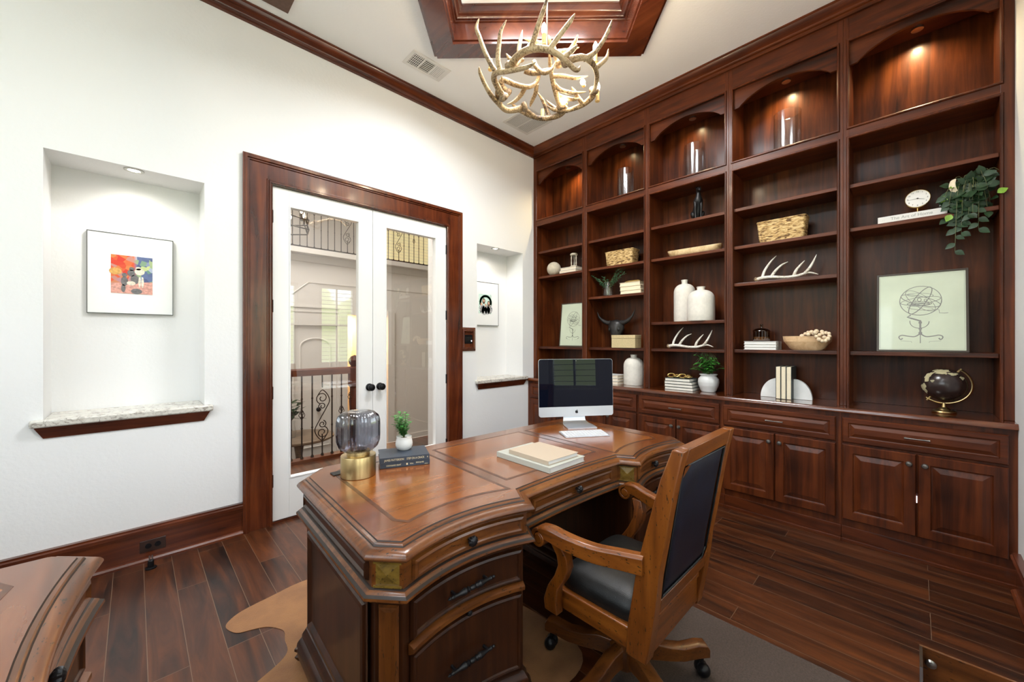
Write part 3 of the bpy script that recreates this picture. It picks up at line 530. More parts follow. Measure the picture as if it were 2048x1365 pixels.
# ================================================================== DOUBLE GLASS DOORS
for k, (x0, x1) in enumerate(((.712, 1.4545), (1.4575, 2.2))):
    t_ = thing('door_%d' % (k+1), ['left leaf of the white glazed double doors', 'right leaf of the white glazed double doors'][k], 'door', (x0, YB+.022, .02), 0, 'white glazed double doors', kind='structure')
    W_ = x1-x0; H_ = 2.412; g0, g1, gz0, gz1 = .106 if k == 0 else .112, W_-.112 if k == 0 else W_-.112, .285, 2.295
    mb = MB()
    for a, b_ in (((0, -.022, 0), (g0, .022, H_)), ((g1, -.022, 0), (W_, .022, H_)), ((g0, -.022, 0), (g1, .022, gz0)), ((g0, -.022, gz1), (g1, .022, H_))): mb.box(a, b_)
    mb.build('door_frame', 'white_paint', t_, False, smooth=False, bevel=.002)
    mb = MB(); bead = .010
    for a, b_ in (((g0, -.026, gz0), (g0+bead, .026, gz1)), ((g1-bead, -.026, gz0), (g1, .026, gz1)), ((g0+bead, -.026, gz0), (g1-bead, .026, gz0+bead)), ((g0+bead, -.026, gz1-bead), (g1-bead, .026, gz1))): mb.box(a, b_)
    mb.build('glazing_bead', 'white_paint', t_, False, smooth=False, bevel=.002)
    mb = MB(); mb.add([(g0+.005, 0, gz0+.005), (g1-.005, 0, gz0+.005), (g1-.005, 0, gz1-.005), (g0+.005, 0, gz1-.005)], [(0, 1, 2, 3)]); mb.build('glass_pane', 'pane_glass', t_, False, smooth=False)
    kx = W_-.030 if k == 0 else .060
    mb = MB(); Mk = Matrix.Translation((kx, -.022, .908)) @ Matrix.Rotation(PI/2, 4, 'X')
    mb.lathe([(.031, 0), (.031, .006), (.024, .010), (.012, .013), (.011, .030), (.020, .036), (.028, .044), (.029, .053), (.023, .062), (.012, .065), (.001, .066)], 28, Mk); mb.build('door_knob', 'black_metal', t_, False)
    for z in (.29, .925, 1.55, 2.195):
        mb = MB(); hx = -.004 if k == 0 else W_+.004; mb.tube([(hx, -.026, z-.045), (hx, -.026, z+.045)], .0065, 10); mb.box((hx-.008 if k else hx, -.0235, z-.044), (hx if k else hx+.008, -.0222, z+.044)); mb.build('hinge', 'black_metal', t_, False)
mb = MB(); mb.box((.712, YB+.0, 2.4355), (2.2, YB+.03, 2.442)); mb.box((.708, YB+.046, 2.40), (2.206, YB+.07, 2.44)); struct(mb.build('trim_8', 'white_paint', smooth=False))
mb = MB(); mb.box((.70, YB-.0, .0), (2.215, YB+.34, .012)); struct(mb.build('trim_9', 'casing_wood_X', smooth=False))

# ------------------------------------------------------------------ pictures in the niches
PY = YB+ND
def picture(name, label, xc, zc, w, h, fr='frame_grey'):
    t_ = thing(name, label, 'picture', (xc, PY-.001, zc), 0, 'matted pictures hanging in the wall niches')
    mb = MB(); fw = .0035; d = .020
    for a, b_ in (((-w/2, -d, -h/2), (-w/2+fw, 0, h/2)), ((w/2-fw, -d, -h/2), (w/2, 0, h/2)), ((-w/2+fw, -d, -h/2), (w/2-fw, 0, -h/2+fw)), ((-w/2+fw, -d, h/2-fw), (w/2-fw, 0, h/2))): mb.box(a, b_)
    mb.build('frame', fr, t_, False, smooth=False)
    mb = MB(); mb.box((-w/2+fw, -d+.003, -h/2+fw), (w/2-fw, -.002, h/2-fw)); mb.build('mat_board', 'mat_board', t_, False, smooth=False)
    return t_
def disc(mb, x, z, rx, rz, y, n=18, a0=0, a1=2*PI):
    mb.add([(x, y, z)]+[(x+rx*math.cos(a0+(a1-a0)*k/n), y, z+rz*math.sin(a0+(a1-a0)*k/n)) for k in range(n+1)], [(0, k+2, k+1) for k in range(n)])
t_ = picture('framed_picture', 'thin-framed picture with a colourful mosaic print on a wide white mat, left niche', -.012, 1.742, .395, .502)
mb = MB(); mb.box((-.095, -.0185, -.122), (.095, -.0171, .118)); mb.build('print', 'mosaic_print', t_, False, smooth=False)
mb = MB(); y = -.0188
mb.mi = 0; disc(mb, -.075, .015, .028, .022, y); mb.mi = 1; mb.add([(-.095, y+.0001, -.06), (.095, y+.0001, -.04), (.095, y+.0001, -.122), (-.095, y+.0001, -.122)], [(0, 1, 2, 3)])
mb.mi = 2
for x, z, rx, rz in ((-.035, -.045, .016, .030), (-.035, -.005, .012, .013), (-.005, .01, .018, .022), (-.002, .036, .012, .012), (.012, -.03, .02, .03), (.02, -.105, .026, .018), (-.04, -.09, .010, .025)): disc(mb, x, z, rx, rz, y-.0002)
mb.mi = 3
for x, z, rx, rz in ((.034, .022, .024, .022), (.028, .042, .013, .011), (.048, -.045, .006, .035), (.034, -.045, .006, .035), (-.005, -.055, .02, .014)): disc(mb, x, z, rx, rz, y-.0004)
mb.build('printed_figures', ['print_ochre', 'print_rose', 'print_grey_fig', 'print_cream_fig'], t_, False)
t_ = picture('framed_picture', 'thin-framed portrait print of a family under a green wreath, narrow niche by the bookcase', 2.932, 1.747, .398, .502)
mb = MB(); y = -.0175
mb.mi = 0; mb.add([(-.105, y, -.115), (.09, y, -.115), (.09, y, .11), (-.105, y, .11)], [(0, 1, 2, 3)])
mb.mi = 1
for k in range(26): a = -.3+(PI+.6)*k/25; disc(mb, .0+.08*math.cos(a), .015+.075*math.sin(a), .016, .016, y-.0002, 8)
mb.mi = 3
for x, z in ((-.055, -.06), (-.02, -.075), (.025, -.07), (.06, -.06)): disc(mb, x, z, .042, .055, y-.0004, 14)
mb.mi = 4
for x, z in ((-.03, .03), (.045, .005)): disc(mb, x, z, .022, .034, y-.0006, 12)
mb.mi = 2
for x, z in ((-.03, .035), (-.065, -.005), (.0, -.015), (.045, .012)): disc(mb, x, z, .013, .017, y-.0008, 12)
mb.build('print', ['print_mint', 'print_wreath', 'print_skin', 'spotted_cloth', 'print_hair'], t_, False)

# ------------------------------------------------------------------ light switch beside the casing, outlet, door stop
t_ = thing('light_switch', 'dark wood framed light switch plate beside the door casing', 'switch', (2.468, YB, 1.335))
mb = MB(); prof = [(0, 0), (.024, 0), (.026, .006), (.018, .014), (.022, .022), (.012, .030), (.008, .040), (0, .040)]
rings = [[(sx_*(.056+b_), -a, sz*(.080+b_)) for a, b_ in prof] for sx_, sz in ((-1, -1), (1, -1), (1, 1), (-1, 1))]; rings.append(rings[0]); mb.stack(rings, False, False)
mb.box((-.057, -.010, -.081), (.057, 0, .081)); mb.build('frame', 'casing_wood_Z', t_, False)
mb = MB(); mb.box((-.050, -.015, -.045), (.050, -.010, .045)); mb.build('switch_plate', 'black_metal', t_, False, bevel=.002)
for k in range(4):
    mb = MB(); mb.box((-.040+.021*k, -.019, -.024), (-.024+.021*k, -.015, .024)); mb.build('rocker', 'frame_black', t_, False, bevel=.001)
mb = MB(); mb.box((.030, -.0195, -.024), (.040, -.0190, -.012)); mb.build('indicator', 'led_glow', t_, False)
t_ = thing('wall_outlet', 'brown outlet plate in the baseboard left of the doors', 'outlet', (.079, YB-.016, .093))
mb = MB(); mb.box((-.058, -.005, -.034), (.058, 0, .034)); mb.build('cover_plate', 'outlet_brown', t_, False, bevel=.002)
for sx_ in (-1, 1):
    mb = MB(); mb.lathe([(.001, .002), (.015, .002), (.015, -.001)], 16, Matrix.Translation((sx_*.021, -.006, 0)) @ Matrix.Rotation(PI/2, 4, 'X')); mb.box((sx_*.021-.006, -.0095, -.004), (sx_*.021-.003, -.008, .004)); mb.box((sx_*.021+.003, -.0095, -.004), (sx_*.021+.006, -.008, .004)); mb.build('socket', 'black_metal', t_, False)
t_ = thing('door_stop', 'small black door stop on the floor under the outlet', 'door stop', (.067, 3.085, 0))
mb = MB(); mb.lathe([(.026, 0), (.026, .006), (.014, .010), (.014, .045), (.011, .048)], 20); mb.build('base', 'black_metal', t_, False)
mb = MB(); mb.tube([(-.006, 0, .045), (-.006, 0, .074)], .004, 8); mb.tube([(.006, 0, .045), (.006, 0, .074)], .004, 8); mb.build('prongs', 'steel', t_, False)

# ------------------------------------------------------------------ ceiling vents and brown hatch
def vent(label, x0, x1, y0, y1, kind):
    t_ = thing('ceiling_vent', label, 'vent', ((x0+x1)/2, (y0+y1)/2, ZC), 0, 'white ceiling vents'); w = (x1-x0)/2; h = (y1-y0)/2
    mb = MB(); b0 = .028
    for a, b_ in (((-w, -h, -.006), (-w+b0, h, 0)), ((w-b0, -h, -.006), (w, h, 0)), ((-w+b0, -h, -.006), (w-b0, -h+b0, 0)), ((-w+b0, h-b0, -.006), (w-b0, h, 0))): mb.box(a, b_)
    mb.build('frame', 'vent_white', t_, False, smooth=False, bevel=.002)
    mb = MB(); mb.box((-w+b0, -h+b0, -.002), (w-b0, h-b0, -.0005)); mb.build('duct', 'rubber', t_, False, smooth=False)
    mb = MB(); W_ = 2*(w-b0); H_ = 2*(h-b0)
    if kind == 0:
        for s_ in range(3):
            u0 = -w+b0+W_*s_/3; u1 = u0+W_/3; mb.box((u1-.006, -h+b0, -.006), (u1+.004, h-b0, -.001))
            n = 7
            if s_ == 1:
                for k in range(n): v = -h+b0+H_*(k+.5)/n; mb.box((u0+.004, v-.004, -.005), (u1-.004, v+.002, -.002))
            else:
                for k in range(n): u = u0+W_/3*(k+.5)/n; q = .006 if s_ == 2 else .003; mb.box((u-q, -h+b0, -.005), (u+q-.001, h-b0, -.002))
            if s_ == 0:
                for k in range(5): v = -h+b0+H_*(k+.5)/5; mb.box((u0, v-.002, -.0045), (u1, v+.002, -.0025))
    else:
        mb.box((-.006, -h+b0, -.006), (.006, h-b0, -.001)); n = 22
        for k in range(n): v = -h+b0+H_*(k+.5)/n; mb.box((-w+b0, v-.0052, -.005), (w-b0, v+.003, -.002))
    mb.build('louvres', 'vent_white', t_, False, smooth=False)
vent('small three-section white ceiling vent beside the wooden coffer', 1.573, 1.928, 2.735, 2.925, 0); vent('larger fine-slatted white ceiling vent near the room corner', 2.76, 3.13, 2.63, 3.0, 1)
mb = MB(); mb.box((.10, 2.40, ZC-.012), (.766, 3.036, ZC-.0005)); tag(mb.build('ceiling_hatch', 'ceiling_brown', smooth=False), 'flat brown rectangular panel on the ceiling near the crown moulding', 'panel')

# ================================================================== BOOKCASE WALL
XF = 3.466; XBK = 3.752; XB = 3.344
BAY = [(2.494, 3.156), (1.786, 2.435), (1.082, 1.729), (.372, 1.023), (-.329, .311)]
EDGE = [3.21, 2.4645, 1.7575, 1.0525, .3415, -.38]
SHELF = [[2.386, 2.087, 1.249], [2.384, 2.086, 1.784, 1.248], [2.386, 2.084, 1.493, 1.246], [2.387, 2.082, 1.784, 1.250], [2.382, 2.085, 1.249]]
ZT = .879; ZM0, ZM1, ZU = 2.687, 2.763, 3.345
ORD = ['leftmost, next to the white wall', 'second from the left', 'middle, directly above the desk chair', 'second from the right', 'rightmost, holding the clock and globe']
def bx_(a, b_): mb = MB(); return mb.box(a, b_)
for i, (ya, yb) in enumerate(BAY):
    e1, e0 = EDGE[i], EDGE[i+1]; yc = (ya+yb)/2
    t_ = thing('bookcase', 'tall dark wood bookcase bay with arched top, '+ORD[i], 'bookcase', (XF, yc, ZT), 0, 'built-in bookcase bays')
    mb = MB(); mb.box((XF, e0+.0005, ZT+.001), (XF+.02, ya, ZC-.002)); mb.box((XF, yb, ZT+.001), (XF+.02, e1-.0005, ZC-.002)); mb.build('stile', 'bookcase_wood_Z', t_, smooth=False, bevel=.0015)
    mb = MB(); mb.box((XF, ya, ZM0), (XF+.02, yb, ZM1)); mb.build('rail', 'bookcase_wood_Y', t_, smooth=False)
    mb = MB(); mb.box((XF, ya, ZU), (XF+.02, yb, ZC-.002)); mb.build('frieze', 'bookcase_wood_Y', t_, smooth=False)
    # raised bead round both openings
    for z0, z1 in ((ZT, ZM0), (ZM1, ZU)):
        pr = [(-.002, 0), (-.002, -.004), (.003, -.009), (.009, -.009), (.013, -.004), (.014, 0), (.010, .003)]; mb = MB()
        zb = z0 if z0 > 1 else z0-.03
        rings = [[(XF+x, yy+s_*b_, zz+q*b_) for b_, x in pr] for yy, zz, s_, q in ((ya, zb, -1, -1), (yb, zb, 1, -1), (yb, z1, 1, 1), (ya, z1, -1, 1))]
        mb.stack(rings+[rings[0]], False, False) if z0 > 1 else mb.stack([rings[0][:]]*0+[rings[0], rings[3], rings[2], rings[1]], False, False)
        if z0 < 1:
            mb.v = [(x, y, max(z, ZT+.001)) for x, y, z in mb.v]
        mb.build('opening_bead', 'bookcase_wood_Z', t_, ang=40)
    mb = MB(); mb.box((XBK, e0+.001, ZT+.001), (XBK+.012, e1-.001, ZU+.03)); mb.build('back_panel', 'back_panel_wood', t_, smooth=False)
    mb = MB(); mb.box((XF+.02, e0+.001, ZT+.001), (XBK, ya-.001, ZU+.03)); mb.box((XF+.02, yb+.001, ZT+.001), (XBK, e1-.001, ZU+.03)); mb.build('side_panel', 'bookcase_wood_Z', t_, smooth=False)
    for nm_, za in (('top_board', ZU), ('upper_box_floor', ZM1-.02), ('middle_board', ZM0)): bx_((XF+.02, ya-.001, za), (XBK, yb+.001, za+.02)).build(nm_, 'bookcase_wood_Y', t_, smooth=False)
    for z in SHELF[i]:
        mb = MB(); mb.box((XF+.024, ya+.001, z-.026), (XBK, yb-.001, z)); mb.build('shelf', 'bookcase_wood_Y', t_, smooth=False, bevel=.003)
    # arched valance
    w = yb-ya; pts = [(ya, ZU)]+[(ya, 3.192), (ya+.038, 3.195)]
    for k in range(15):
        t = k/14; pts.append((ya+.055+(w-.11)*t, 3.212+.088*math.sin(PI*t)**.75))
    pts += [(yb-.038, 3.195), (yb, 3.192), (yb, ZU)]
    mb = MB(); rings = [[(x, y, z) for y, z in pts] for x in (XF+.022, XF+.040)]; n = len(pts)
    mb.add(rings[0]+rings[1], [(j, j+1, n+j+1, n+j) for j in range(n-1)])
    lo = pts[1:-1]; k0 = len(mb.v)
    for x in (XF+.022, XF+.040):
        k0 = len(mb.v); mb.v += [(x, y, z) for y, z in lo]+[(x, y, ZU) for y, z in lo]; q = len(lo)
        for j in range(q-1): mb.f.append([k0+j, k0+j+1, k0+q+j+1, k0+q+j]); mb.m.append(0)
    mb.build('arched_valance', 'bookcase_wood_Y', t_, ang=30)
    # puck light in the head of the upper box
    lt = MB(); lt.lathe([(.03, 0), (.03, -.012), (.001, -.012)], 16, Matrix.Translation((3.64, yc, ZU))); lt.build('puck_light', 'nickel', t_)
    l = bpy.data.lights.new('puck_lamp', 'SPOT'); l.energy = [15, 2.5, 4.5, 13, 18][i]; l.spot_size = 2.6; l.spot_blend = .9; l.shadow_soft_size = .02; l.color = (1, .78, .42)
    lo_ = bpy.data.objects.new('puck_lamp', l); COL.objects.link(lo_); lo_.location = (3.64, yc+(-.12 if i == 0 else 0), ZU-.02)
# continuous base top
mb = MB(); mb.profile([(0, 0), (.456, 0), (.456, .030), (.012, .030), (.004, .022), (0, .012)], (XB, YB-.001, ZT-.030), (XB, YF+.001, ZT-.030), (1, 0, 0), (0, 0, 1)); tag(mb.build('countertop', 'ledge_wood', ang=30), 'long polished dark wood ledge running over the base cabinets', 'countertop')
XC = 3.372     # carcass face; doors stand proud to 3.352
CB = [(1.827, 3.168), None]
DR = [(2.50, 3.160), (1.807, 2.455), (1.090, 1.781), (.369, 1.059), (-.348, .335)]
DP = [(0, -.006), (.005, 0), (.052, 0), (.056, -.007), (.062, -.009), (.066, -.008), (.092, .001), (.096, .001)]
for i, (ya, yb) in enumerate(DR):
    e1, e0 = EDGE[i], EDGE[i+1]; yc = (ya+yb)/2
    t_ = thing('base_cabinet', 'dark raised-panel base cabinet, '+['leftmost, behind the computer', 'second from the left, beside the computer', 'middle, behind the desk end', 'second from the right, behind the chair back', 'rightmost, below the globe'][i], 'cabinet', (XC, yc, 0), 0, 'built-in base cabinets')
    mb = MB(); mb.box((XC, e0+.0005, .10), (3.79, e1-.0005, ZT-.031)); mb.build('body', 'bookcase_wood_Z', t_, smooth=False)
    mb = MB(); mb.box((XC-.004, e0+.0005, 0), (3.79, e1-.0005, .099)); mb.box((XC-.020, e0+.0005, 0), (XC-.0045, e1-.0005, .022)); mb.build('kick_board', 'bookcase_wood_Y', t_, smooth=False, bevel=.002)
    def fm(u, v, h): return (XC-.022-h, u, v)
    mb = MB(); mb.hf(fm, ya, yb, .655, .815, [(0, -.006), (.005, 0), (.030, 0), (.034, -.007), (.040, -.009), (.062, .001), (.066, .001)], -.021)
    d = mb.build('drawer', 'bookcase_wood_Y', t_, ang=18)
    mb = MB()
    mb.tube([(XC-.022, yc+.048, .735), (XC-.040, yc+.048, .735)], .0045, 8); mb.tube([(XC-.022, yc-.048, .735), (XC-.040, yc-.048, .735)], .0045, 8)
    mb.tube([(XC-.041, yc+.054, .735), (XC-.041, yc+.04, .735), (XC-.043, yc, .735), (XC-.041, yc-.04, .735), (XC-.041, yc-.054, .735)], [.006, .005, .0035, .005, .006], 8, 4)
    mb.build('handle', 'pewter', d)
    for s_ in (0, 1):
        a, b_ = ((ya, yc-.003), (yc+.003, yb))[s_]
        mb = MB(); mb.hf(fm, a, b_, .150, .640, DP, -.021); dd = mb.build('door', 'bookcase_wood_Z', t_, ang=18)
        ky = (b_-.030) if s_ == 0 else (a+.030)
        mb = MB(); mb.lathe([(.007, 0), (.006, .010), (.013, .016), (.016, .022), (.012, .029), (.001, .031)], 16, Matrix.Translation((XC-.022, ky, .583)) @ Matrix.Rotation(-PI/2, 4, 'Y')); mb.build('knob', 'pewter', dd)
mb = MB(); mb.box((XC-.0235, -.0080, .355), (XC-.0215, -.0040, .395)); mb.build('latch_light', 'led_glow', t_, smooth=False)

# ================================================================== DESKS
def offset(poly, d):
    n = len(poly); out = []
    for i in range(n):
        p0 = Vector(poly[i-1]); p1 = Vector(poly[i]); p2 = Vector(poly[(i+1) % n])
        e1 = (p1-p0).normalized(); e2 = (p2-p1).normalized(); n1 = Vector((-e1.y, e1.x)); n2 = Vector((-e2.y, e2.x)); b_ = n1+n2
        den = max(.3, 1+n1.dot(n2)); q = p1+b_*(d/den); out.append((q.x, q.y))
    return out
SAG = .050
def arcY(t): return -.457+SAG*4*t*(1-t)
AX0, AX1 = -.835, -.354
NA = 14
left_arc = [(AX0+(AX1-AX0)*k/NA, arcY(k/NA)) for k in range(NA+1)]
mid_arc = [(-.305+.61*k/10, -.375+.012*4*(k/10)*(1-k/10)) for k in range(11)]
right_arc = [(-x, y) for x, y in reversed(left_arc)]
OUT = [(-.915, -.372)]+left_arc+mid_arc+right_arc+[(.915, -.372), (.915, .335), (.800, .457), (-.800, .457), (-.915, .335)]
PEDL = [(-.915, -.372)]+left_arc+[(-.318, -.40), (-.318, .457), (-.800, .457), (-.915, .335)]
def carve(mb, n=10, r=.0135):   # melon-shaped knob
    pass
def knob(mb, M):
    k = 40; rings = []
    for r, z in [(.006, 0), (.006, .010), (.009, .012), (.0145, .017), (.0165, .023), (.0145, .029), (.008, .033), (.002, .034)]:
        rings.append([(r*(1+.10*math.cos(10*2*PI*j/k)*(r > .01))*math.cos(2*PI*j/k), r*(1+.10*math.cos(10*2*PI*j/k)*(r > .01))*math.sin(2*PI*j/k), z) for j in range(k)])
    mb.stack(rings, True, True, True, M)
def make_desk(label, loc, rz, group):
    t_ = thing('executive_desk', label, 'desk', loc, rz, group)
    B = lambda mb, nm, mt, par=t_, **k: mb.build(nm, mt, par, False, **k)
    # --- top
    mb = MB(); prof = [(.044, 0.7670), (.042, 0.7635), (.034, 0.7628), (.031, 0.7600), (.029, 0.7560), (.021, 0.7550), (.0135, 0.7525), (.006, 0.7475), (.001, 0.7410), (0, 0.7360), (.003, 0.7305), (.010, 0.7265), (.020, 0.7245), (.018, 0.7215), (.026, 0.7215)]
    mb.stack([[(*p, z) for p in offset(OUT, i)] for i, z in prof], False, True)
    nO = len(OUT)
    for seg in (0, 3, 12): mb.m[seg*nO:(seg+1)*nO] = [1]*nO  # dark lines along the moulding steps
    top = B(mb, 'desk_top_moulding', ['desk_wood_X', 'moulding_line'], ang=28)
    inner = offset(OUT, .044)
    mb = MB(); mb.add([(*p, .7670) for p in inner], [tuple(range(len(inner)))])
    # inlay bands (flush veneer strips) and the lighter centre fields
    def ring(poly, d0, d1, z, mi):
        mb.mi = mi; a = offset(poly, d0); b_ = offset(poly, d1); n = len(a); k = len(mb.v); mb.v += [(*p, z) for p in a]+[(*p, z) for p in b_]
        for j in range(n): mb.f.append([k+j, k+(j+1) % n, k+n+(j+1) % n, k+n+j]); mb.m.append(mi)
    def shp(i0):
        L = [(AX0+.045+(AX1-AX0-.03)*k/NA, arcY(k/NA)+i0) for k in range(NA+1)]
        return L
    la = shp(.125); pl = [(-.790, -.275)]+[(x, y) for x, y in la if -.77 < x < -.345]+[(-.345, -.325), (-.345, .330), (-.755, .330), (-.790, .295)]
    if AX1 > -.2: pl = [(-.790, -.290)]+[(x, y) for x, y in la if -.77 < x < -.07]+[(-.060, -.325), (-.060, .330), (-.755, .330), (-.790, .295)]
    pm = [(-.300, -.245), (.300, -.245), (.300, .330), (-.300, .330)]
    pr_ = [(-x, y) for x, y in reversed(pl)]
    for p in ((pl, pm, pr_) if AX1 < -.2 else (pl, pr_)):
        ring(p, 0, .014, 0.7675, 1); q = offset(p, .012); mb.mi = 2; k = len(mb.v); mb.v += [(*a, 0.7673) for a in q]; mb.f.append(list(range(k, k+len(q)))); mb.m.append(2)
    B(mb, 'desk_top_surface', ['desk_border_wood', 'inlay_band', 'desk_top_wood'], smooth=False)
    # --- frieze
    mb = MB(); fr = offset(OUT, .024); mb.stack([[(*p, .7220) for p in fr], [(*p, .625) for p in fr]]); B(mb, 'frieze', 'desk_wood_X', ang=20)
    mb = MB(); wp = [(.024, .648), (.016, .645), (.009, .640), (.007, .637), (-.001, .632), (-.002, .625), (.006, .619), (.013, .615), (.018, .609), (.040, .607)]
    mb.stack([[(*p, z) for p in offset(OUT, i)] for i, z in wp], False, True)
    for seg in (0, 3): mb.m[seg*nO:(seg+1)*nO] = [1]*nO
    B(mb, 'waist_moulding', ['desk_wood_X', 'moulding_line'], ang=28)
    # --- raised diamond blocks on chamfers
    def facet(p, q, z0, z1, out=.008, inset=.012, name='diamond_block', mt='olive_veneer'):
        p = Vector((*p, 0)); q = Vector((*q, 0)); d = (q-p).normalized(); n = Vector((d.y, -d.x, 0)); w = (q-p).length; mb = MB()
        a = p+d*inset+n*.0005; b_ = q-d*inset+n*.0005; c = (p+q)/2+n*out
        mb.add([(a.x, a.y, z0), (b_.x, b_.y, z0), (b_.x, b_.y, z1), (a.x, a.y, z1), (c.x, c.y, (z0+z1)/2)], [(0, 1, 4), (1, 2, 4), (2, 3, 4), (3, 0, 4)])
        for z in (z0-.006, z1): mb.box((-w/2+inset*.5, -.004, 0), (w/2-inset*.5, .001, .005), Matrix.Translation(((p+q)/2+Vector((0, 0, z)))) @ frame_m((0, 0, 0), d, -n, (0, 0, 1)))
        B(mb, name, mt, smooth=False)
    for sg in (-1, 1):
        c0 = fr[0]; c1 = fr[1]; j0 = fr[1+NA]; j1 = fr[2+NA]
        for p, q in (((c0, c1)), ((j0, j1))):
            if sg == 1: p, q = (-q[0], q[1]), (-p[0], p[1])
            facet(p, q, .655, .714)
    # --- pedestals
    for sg in (-1, 1):
        side = 'left' if sg < 0 else 'right'
        P = PEDL if sg < 0 else [(-x, y) for x, y in reversed(PEDL)]
        body = offset(P, .036)
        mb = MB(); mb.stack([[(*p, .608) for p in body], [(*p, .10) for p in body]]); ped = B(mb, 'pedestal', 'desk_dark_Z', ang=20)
        mb = MB(); bp = [(.036, .158), (.031, .155), (.028, .149), (.022, .141), (.018, .133), (.018, .122), (.008, .112), (.002, .102), (.000, .090), (.004, .080), (.002, .074), (.002, .052), (.05, .050)]
        mb.stack([[(*p, z) for p in offset(P, i)] for i, z in bp], False, True); B(mb, 'base_moulding', 'desk_dark_X', ang=28)
        for fx, fy in ((-.868, -.385), (-.375, -.395), (-.375, .405), (-.845, .372)):
            mb = MB(); M = Matrix.Translation((fx*-sg, fy, 0)) @ Matrix.Rotation(PI/4, 4, 'Z')
            mb.stack([[(x*r, y*r, z) for x, y in ((-1, -1), (1, -1), (1, 1), (-1, 1))] for r, z in ((.040, 0), (.046, .012), (.050, .022), (.036, .032), (.046, .040), (.050, .046), (.050, .056))], True, True, True, M); B(mb, 'foot', 'desk_dark_Z', ang=30, bevel=.002)
        # curved drawer fronts
        yo = .060
        def fmc(u, v, h, s_=sg, inset=.034):
            t = (u-AX0)/(AX1-AX0); y = arcY(t)+inset; dy = SAG*4*(1-2*t)/(AX1-AX0); nn = math.hypot(1, dy)
            return ((-1 if s_ > 0 else 1)*(u+dy*h/nn), y-h/nn, v)
        rp = [(0, 0), (.003, .010), (.010, .013), (.015, .011), (.018, .006), (.022, .006)]
        for z0, z1, hd in ((.656, .714, 0), (.482, .594, 1), (.172, .440, 1)):
            ins_ = .024 if hd == 0 else .034
            fq = lambda u, v, h, q=ins_: fmc(u, v, h, sg, q)
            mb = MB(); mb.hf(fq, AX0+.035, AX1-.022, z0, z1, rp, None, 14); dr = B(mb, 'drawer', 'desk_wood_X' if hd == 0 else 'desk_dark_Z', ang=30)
            if sg > 0: dr.data.flip_normals()
            uc = (AX0+AX1)/2+.012; zc = (z0+z1)/2
            if hd == 0:
                mb = MB(); c = fmc(uc, zc, .004, sg, .024); knob(mb, Matrix.Translation(c) @ Matrix.Rotation(PI/2, 4, 'X')); mb.build('knob', 'dark_bronze', dr, False)
            else:
                mb = MB(); c0 = Vector(fmc(uc, zc, .006)); out = Vector((0, -1, 0))
                for dx in (-.062, .062):
                    mb.tube([(c0.x+dx, c0.y+.012, c0.z), (c0.x+dx, c0.y-.026, c0.z)], .005, 8)
                prof = [(-.092, .0015), (-.086, .0055), (-.080, .004), (-.074, .0065), (-.066, .005), (-.050, .006), (-.040, .0085), (-.028, .0105), (-.019, .0065), (-.016, .010), (-.010, .006), (0, .0085), (.010, .006), (.016, .010), (.019, .0065), (.028, .0105), (.040, .0085), (.050, .006), (.066, .005), (.074, .0065), (.080, .004), (.086, .0055), (.092, .0015)]
                mb.lathe([(r, x) for x, r in prof], 14, Matrix.Translation((c0.x, c0.y-.029, c0.z)) @ Matrix.Rotation(PI/2, 4, 'Y')); mb.build('handle', 'dark_bronze', dr, False)
        # ledges between the drawers + small lock knob
        for z0, z1, hh in ((.456, .468, .020),):
            mb = MB(); N_ = 14; rings = []
            for k in range(N_+1):
                u = AX0+.028+(AX1-AX0-.045)*k/N_
                rings.append([fmc(u, z1+.008, 0), fmc(u, z1+.004, hh*.6), fmc(u, z1, hh), fmc(u, z0, hh), fmc(u, z0-.006, hh*.5), fmc(u, z0-.010, 0)])
            mb.stack(rings, True, True); o_ = B(mb, 'drawer_ledge', 'desk_wood_X', ang=30)
        mb = MB(); knob(mb, Matrix.Translation(fmc((AX0+AX1)/2+.012, .448, .006)) @ Matrix.Rotation(PI/2, 4, 'X') @ Matrix.Scale(.55, 4)); B(mb, 'lock_knob', 'dark_bronze')
        # chamfer pilaster panels
        for (p, q) in ((body[0], body[1]), (body[1+NA], (body[2+NA][0], body[2+NA][1]))):
            if sg < 0: pp, qq = p, q
            else:
                bl = offset(PEDL, .036); pass
        bl = offset(PEDL, .036)
        for (p, q) in ((bl[0], bl[1]), (bl[1+NA], bl[2+NA])):
            if sg > 0: p, q = (-q[0], q[1]), (-p[0], p[1])
            p = Vector((*p, 0)); q = Vector((*q, 0)); d = (q-p).normalized(); n = Vector((d.y, -d.x, 0)); w = (q-p).length
            mb = MB(); mb.hf(lambda u, v, h: tuple(p+d*u+n*(h+.0005)+Vector((0, 0, v))), .010, w-.010, .172, .594, [(0, 0), (.004, .007), (.008, .008), (.020, .004), (.024, .004)], None); B(mb, 'pilaster_panel', 'desk_wood_Z', ang=15)
        # end panels (frieze strip + big raised panel)
        ex = bl[0][0]*(-sg) if sg > 0 else bl[0][0]; exf = fr[0][0]*(-1 if sg > 0 else 1)
        def fe(u, v, h, e=0, s_=sg): return ((bl[0][0] if e == 0 else fr[0][0])*(-1 if s_ > 0 else 1)+s_*h, u, v)
        mb = MB(); mb.hf(lambda u, v, h: fe(u, v, h, 1), -.345, .300, .658, .714, [(0, 0), (.004, .009), (.010, .011), (.016, .005), (.02, .005)], None); o_ = B(mb, 'end_panel', 'desk_dark_Y', ang=20)
        if sg < 0: o_.data.flip_normals()
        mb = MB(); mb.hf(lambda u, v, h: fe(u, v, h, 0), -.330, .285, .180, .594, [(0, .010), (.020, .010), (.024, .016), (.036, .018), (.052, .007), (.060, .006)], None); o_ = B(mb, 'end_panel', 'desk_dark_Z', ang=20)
        if sg < 0: o_.data.flip_normals()
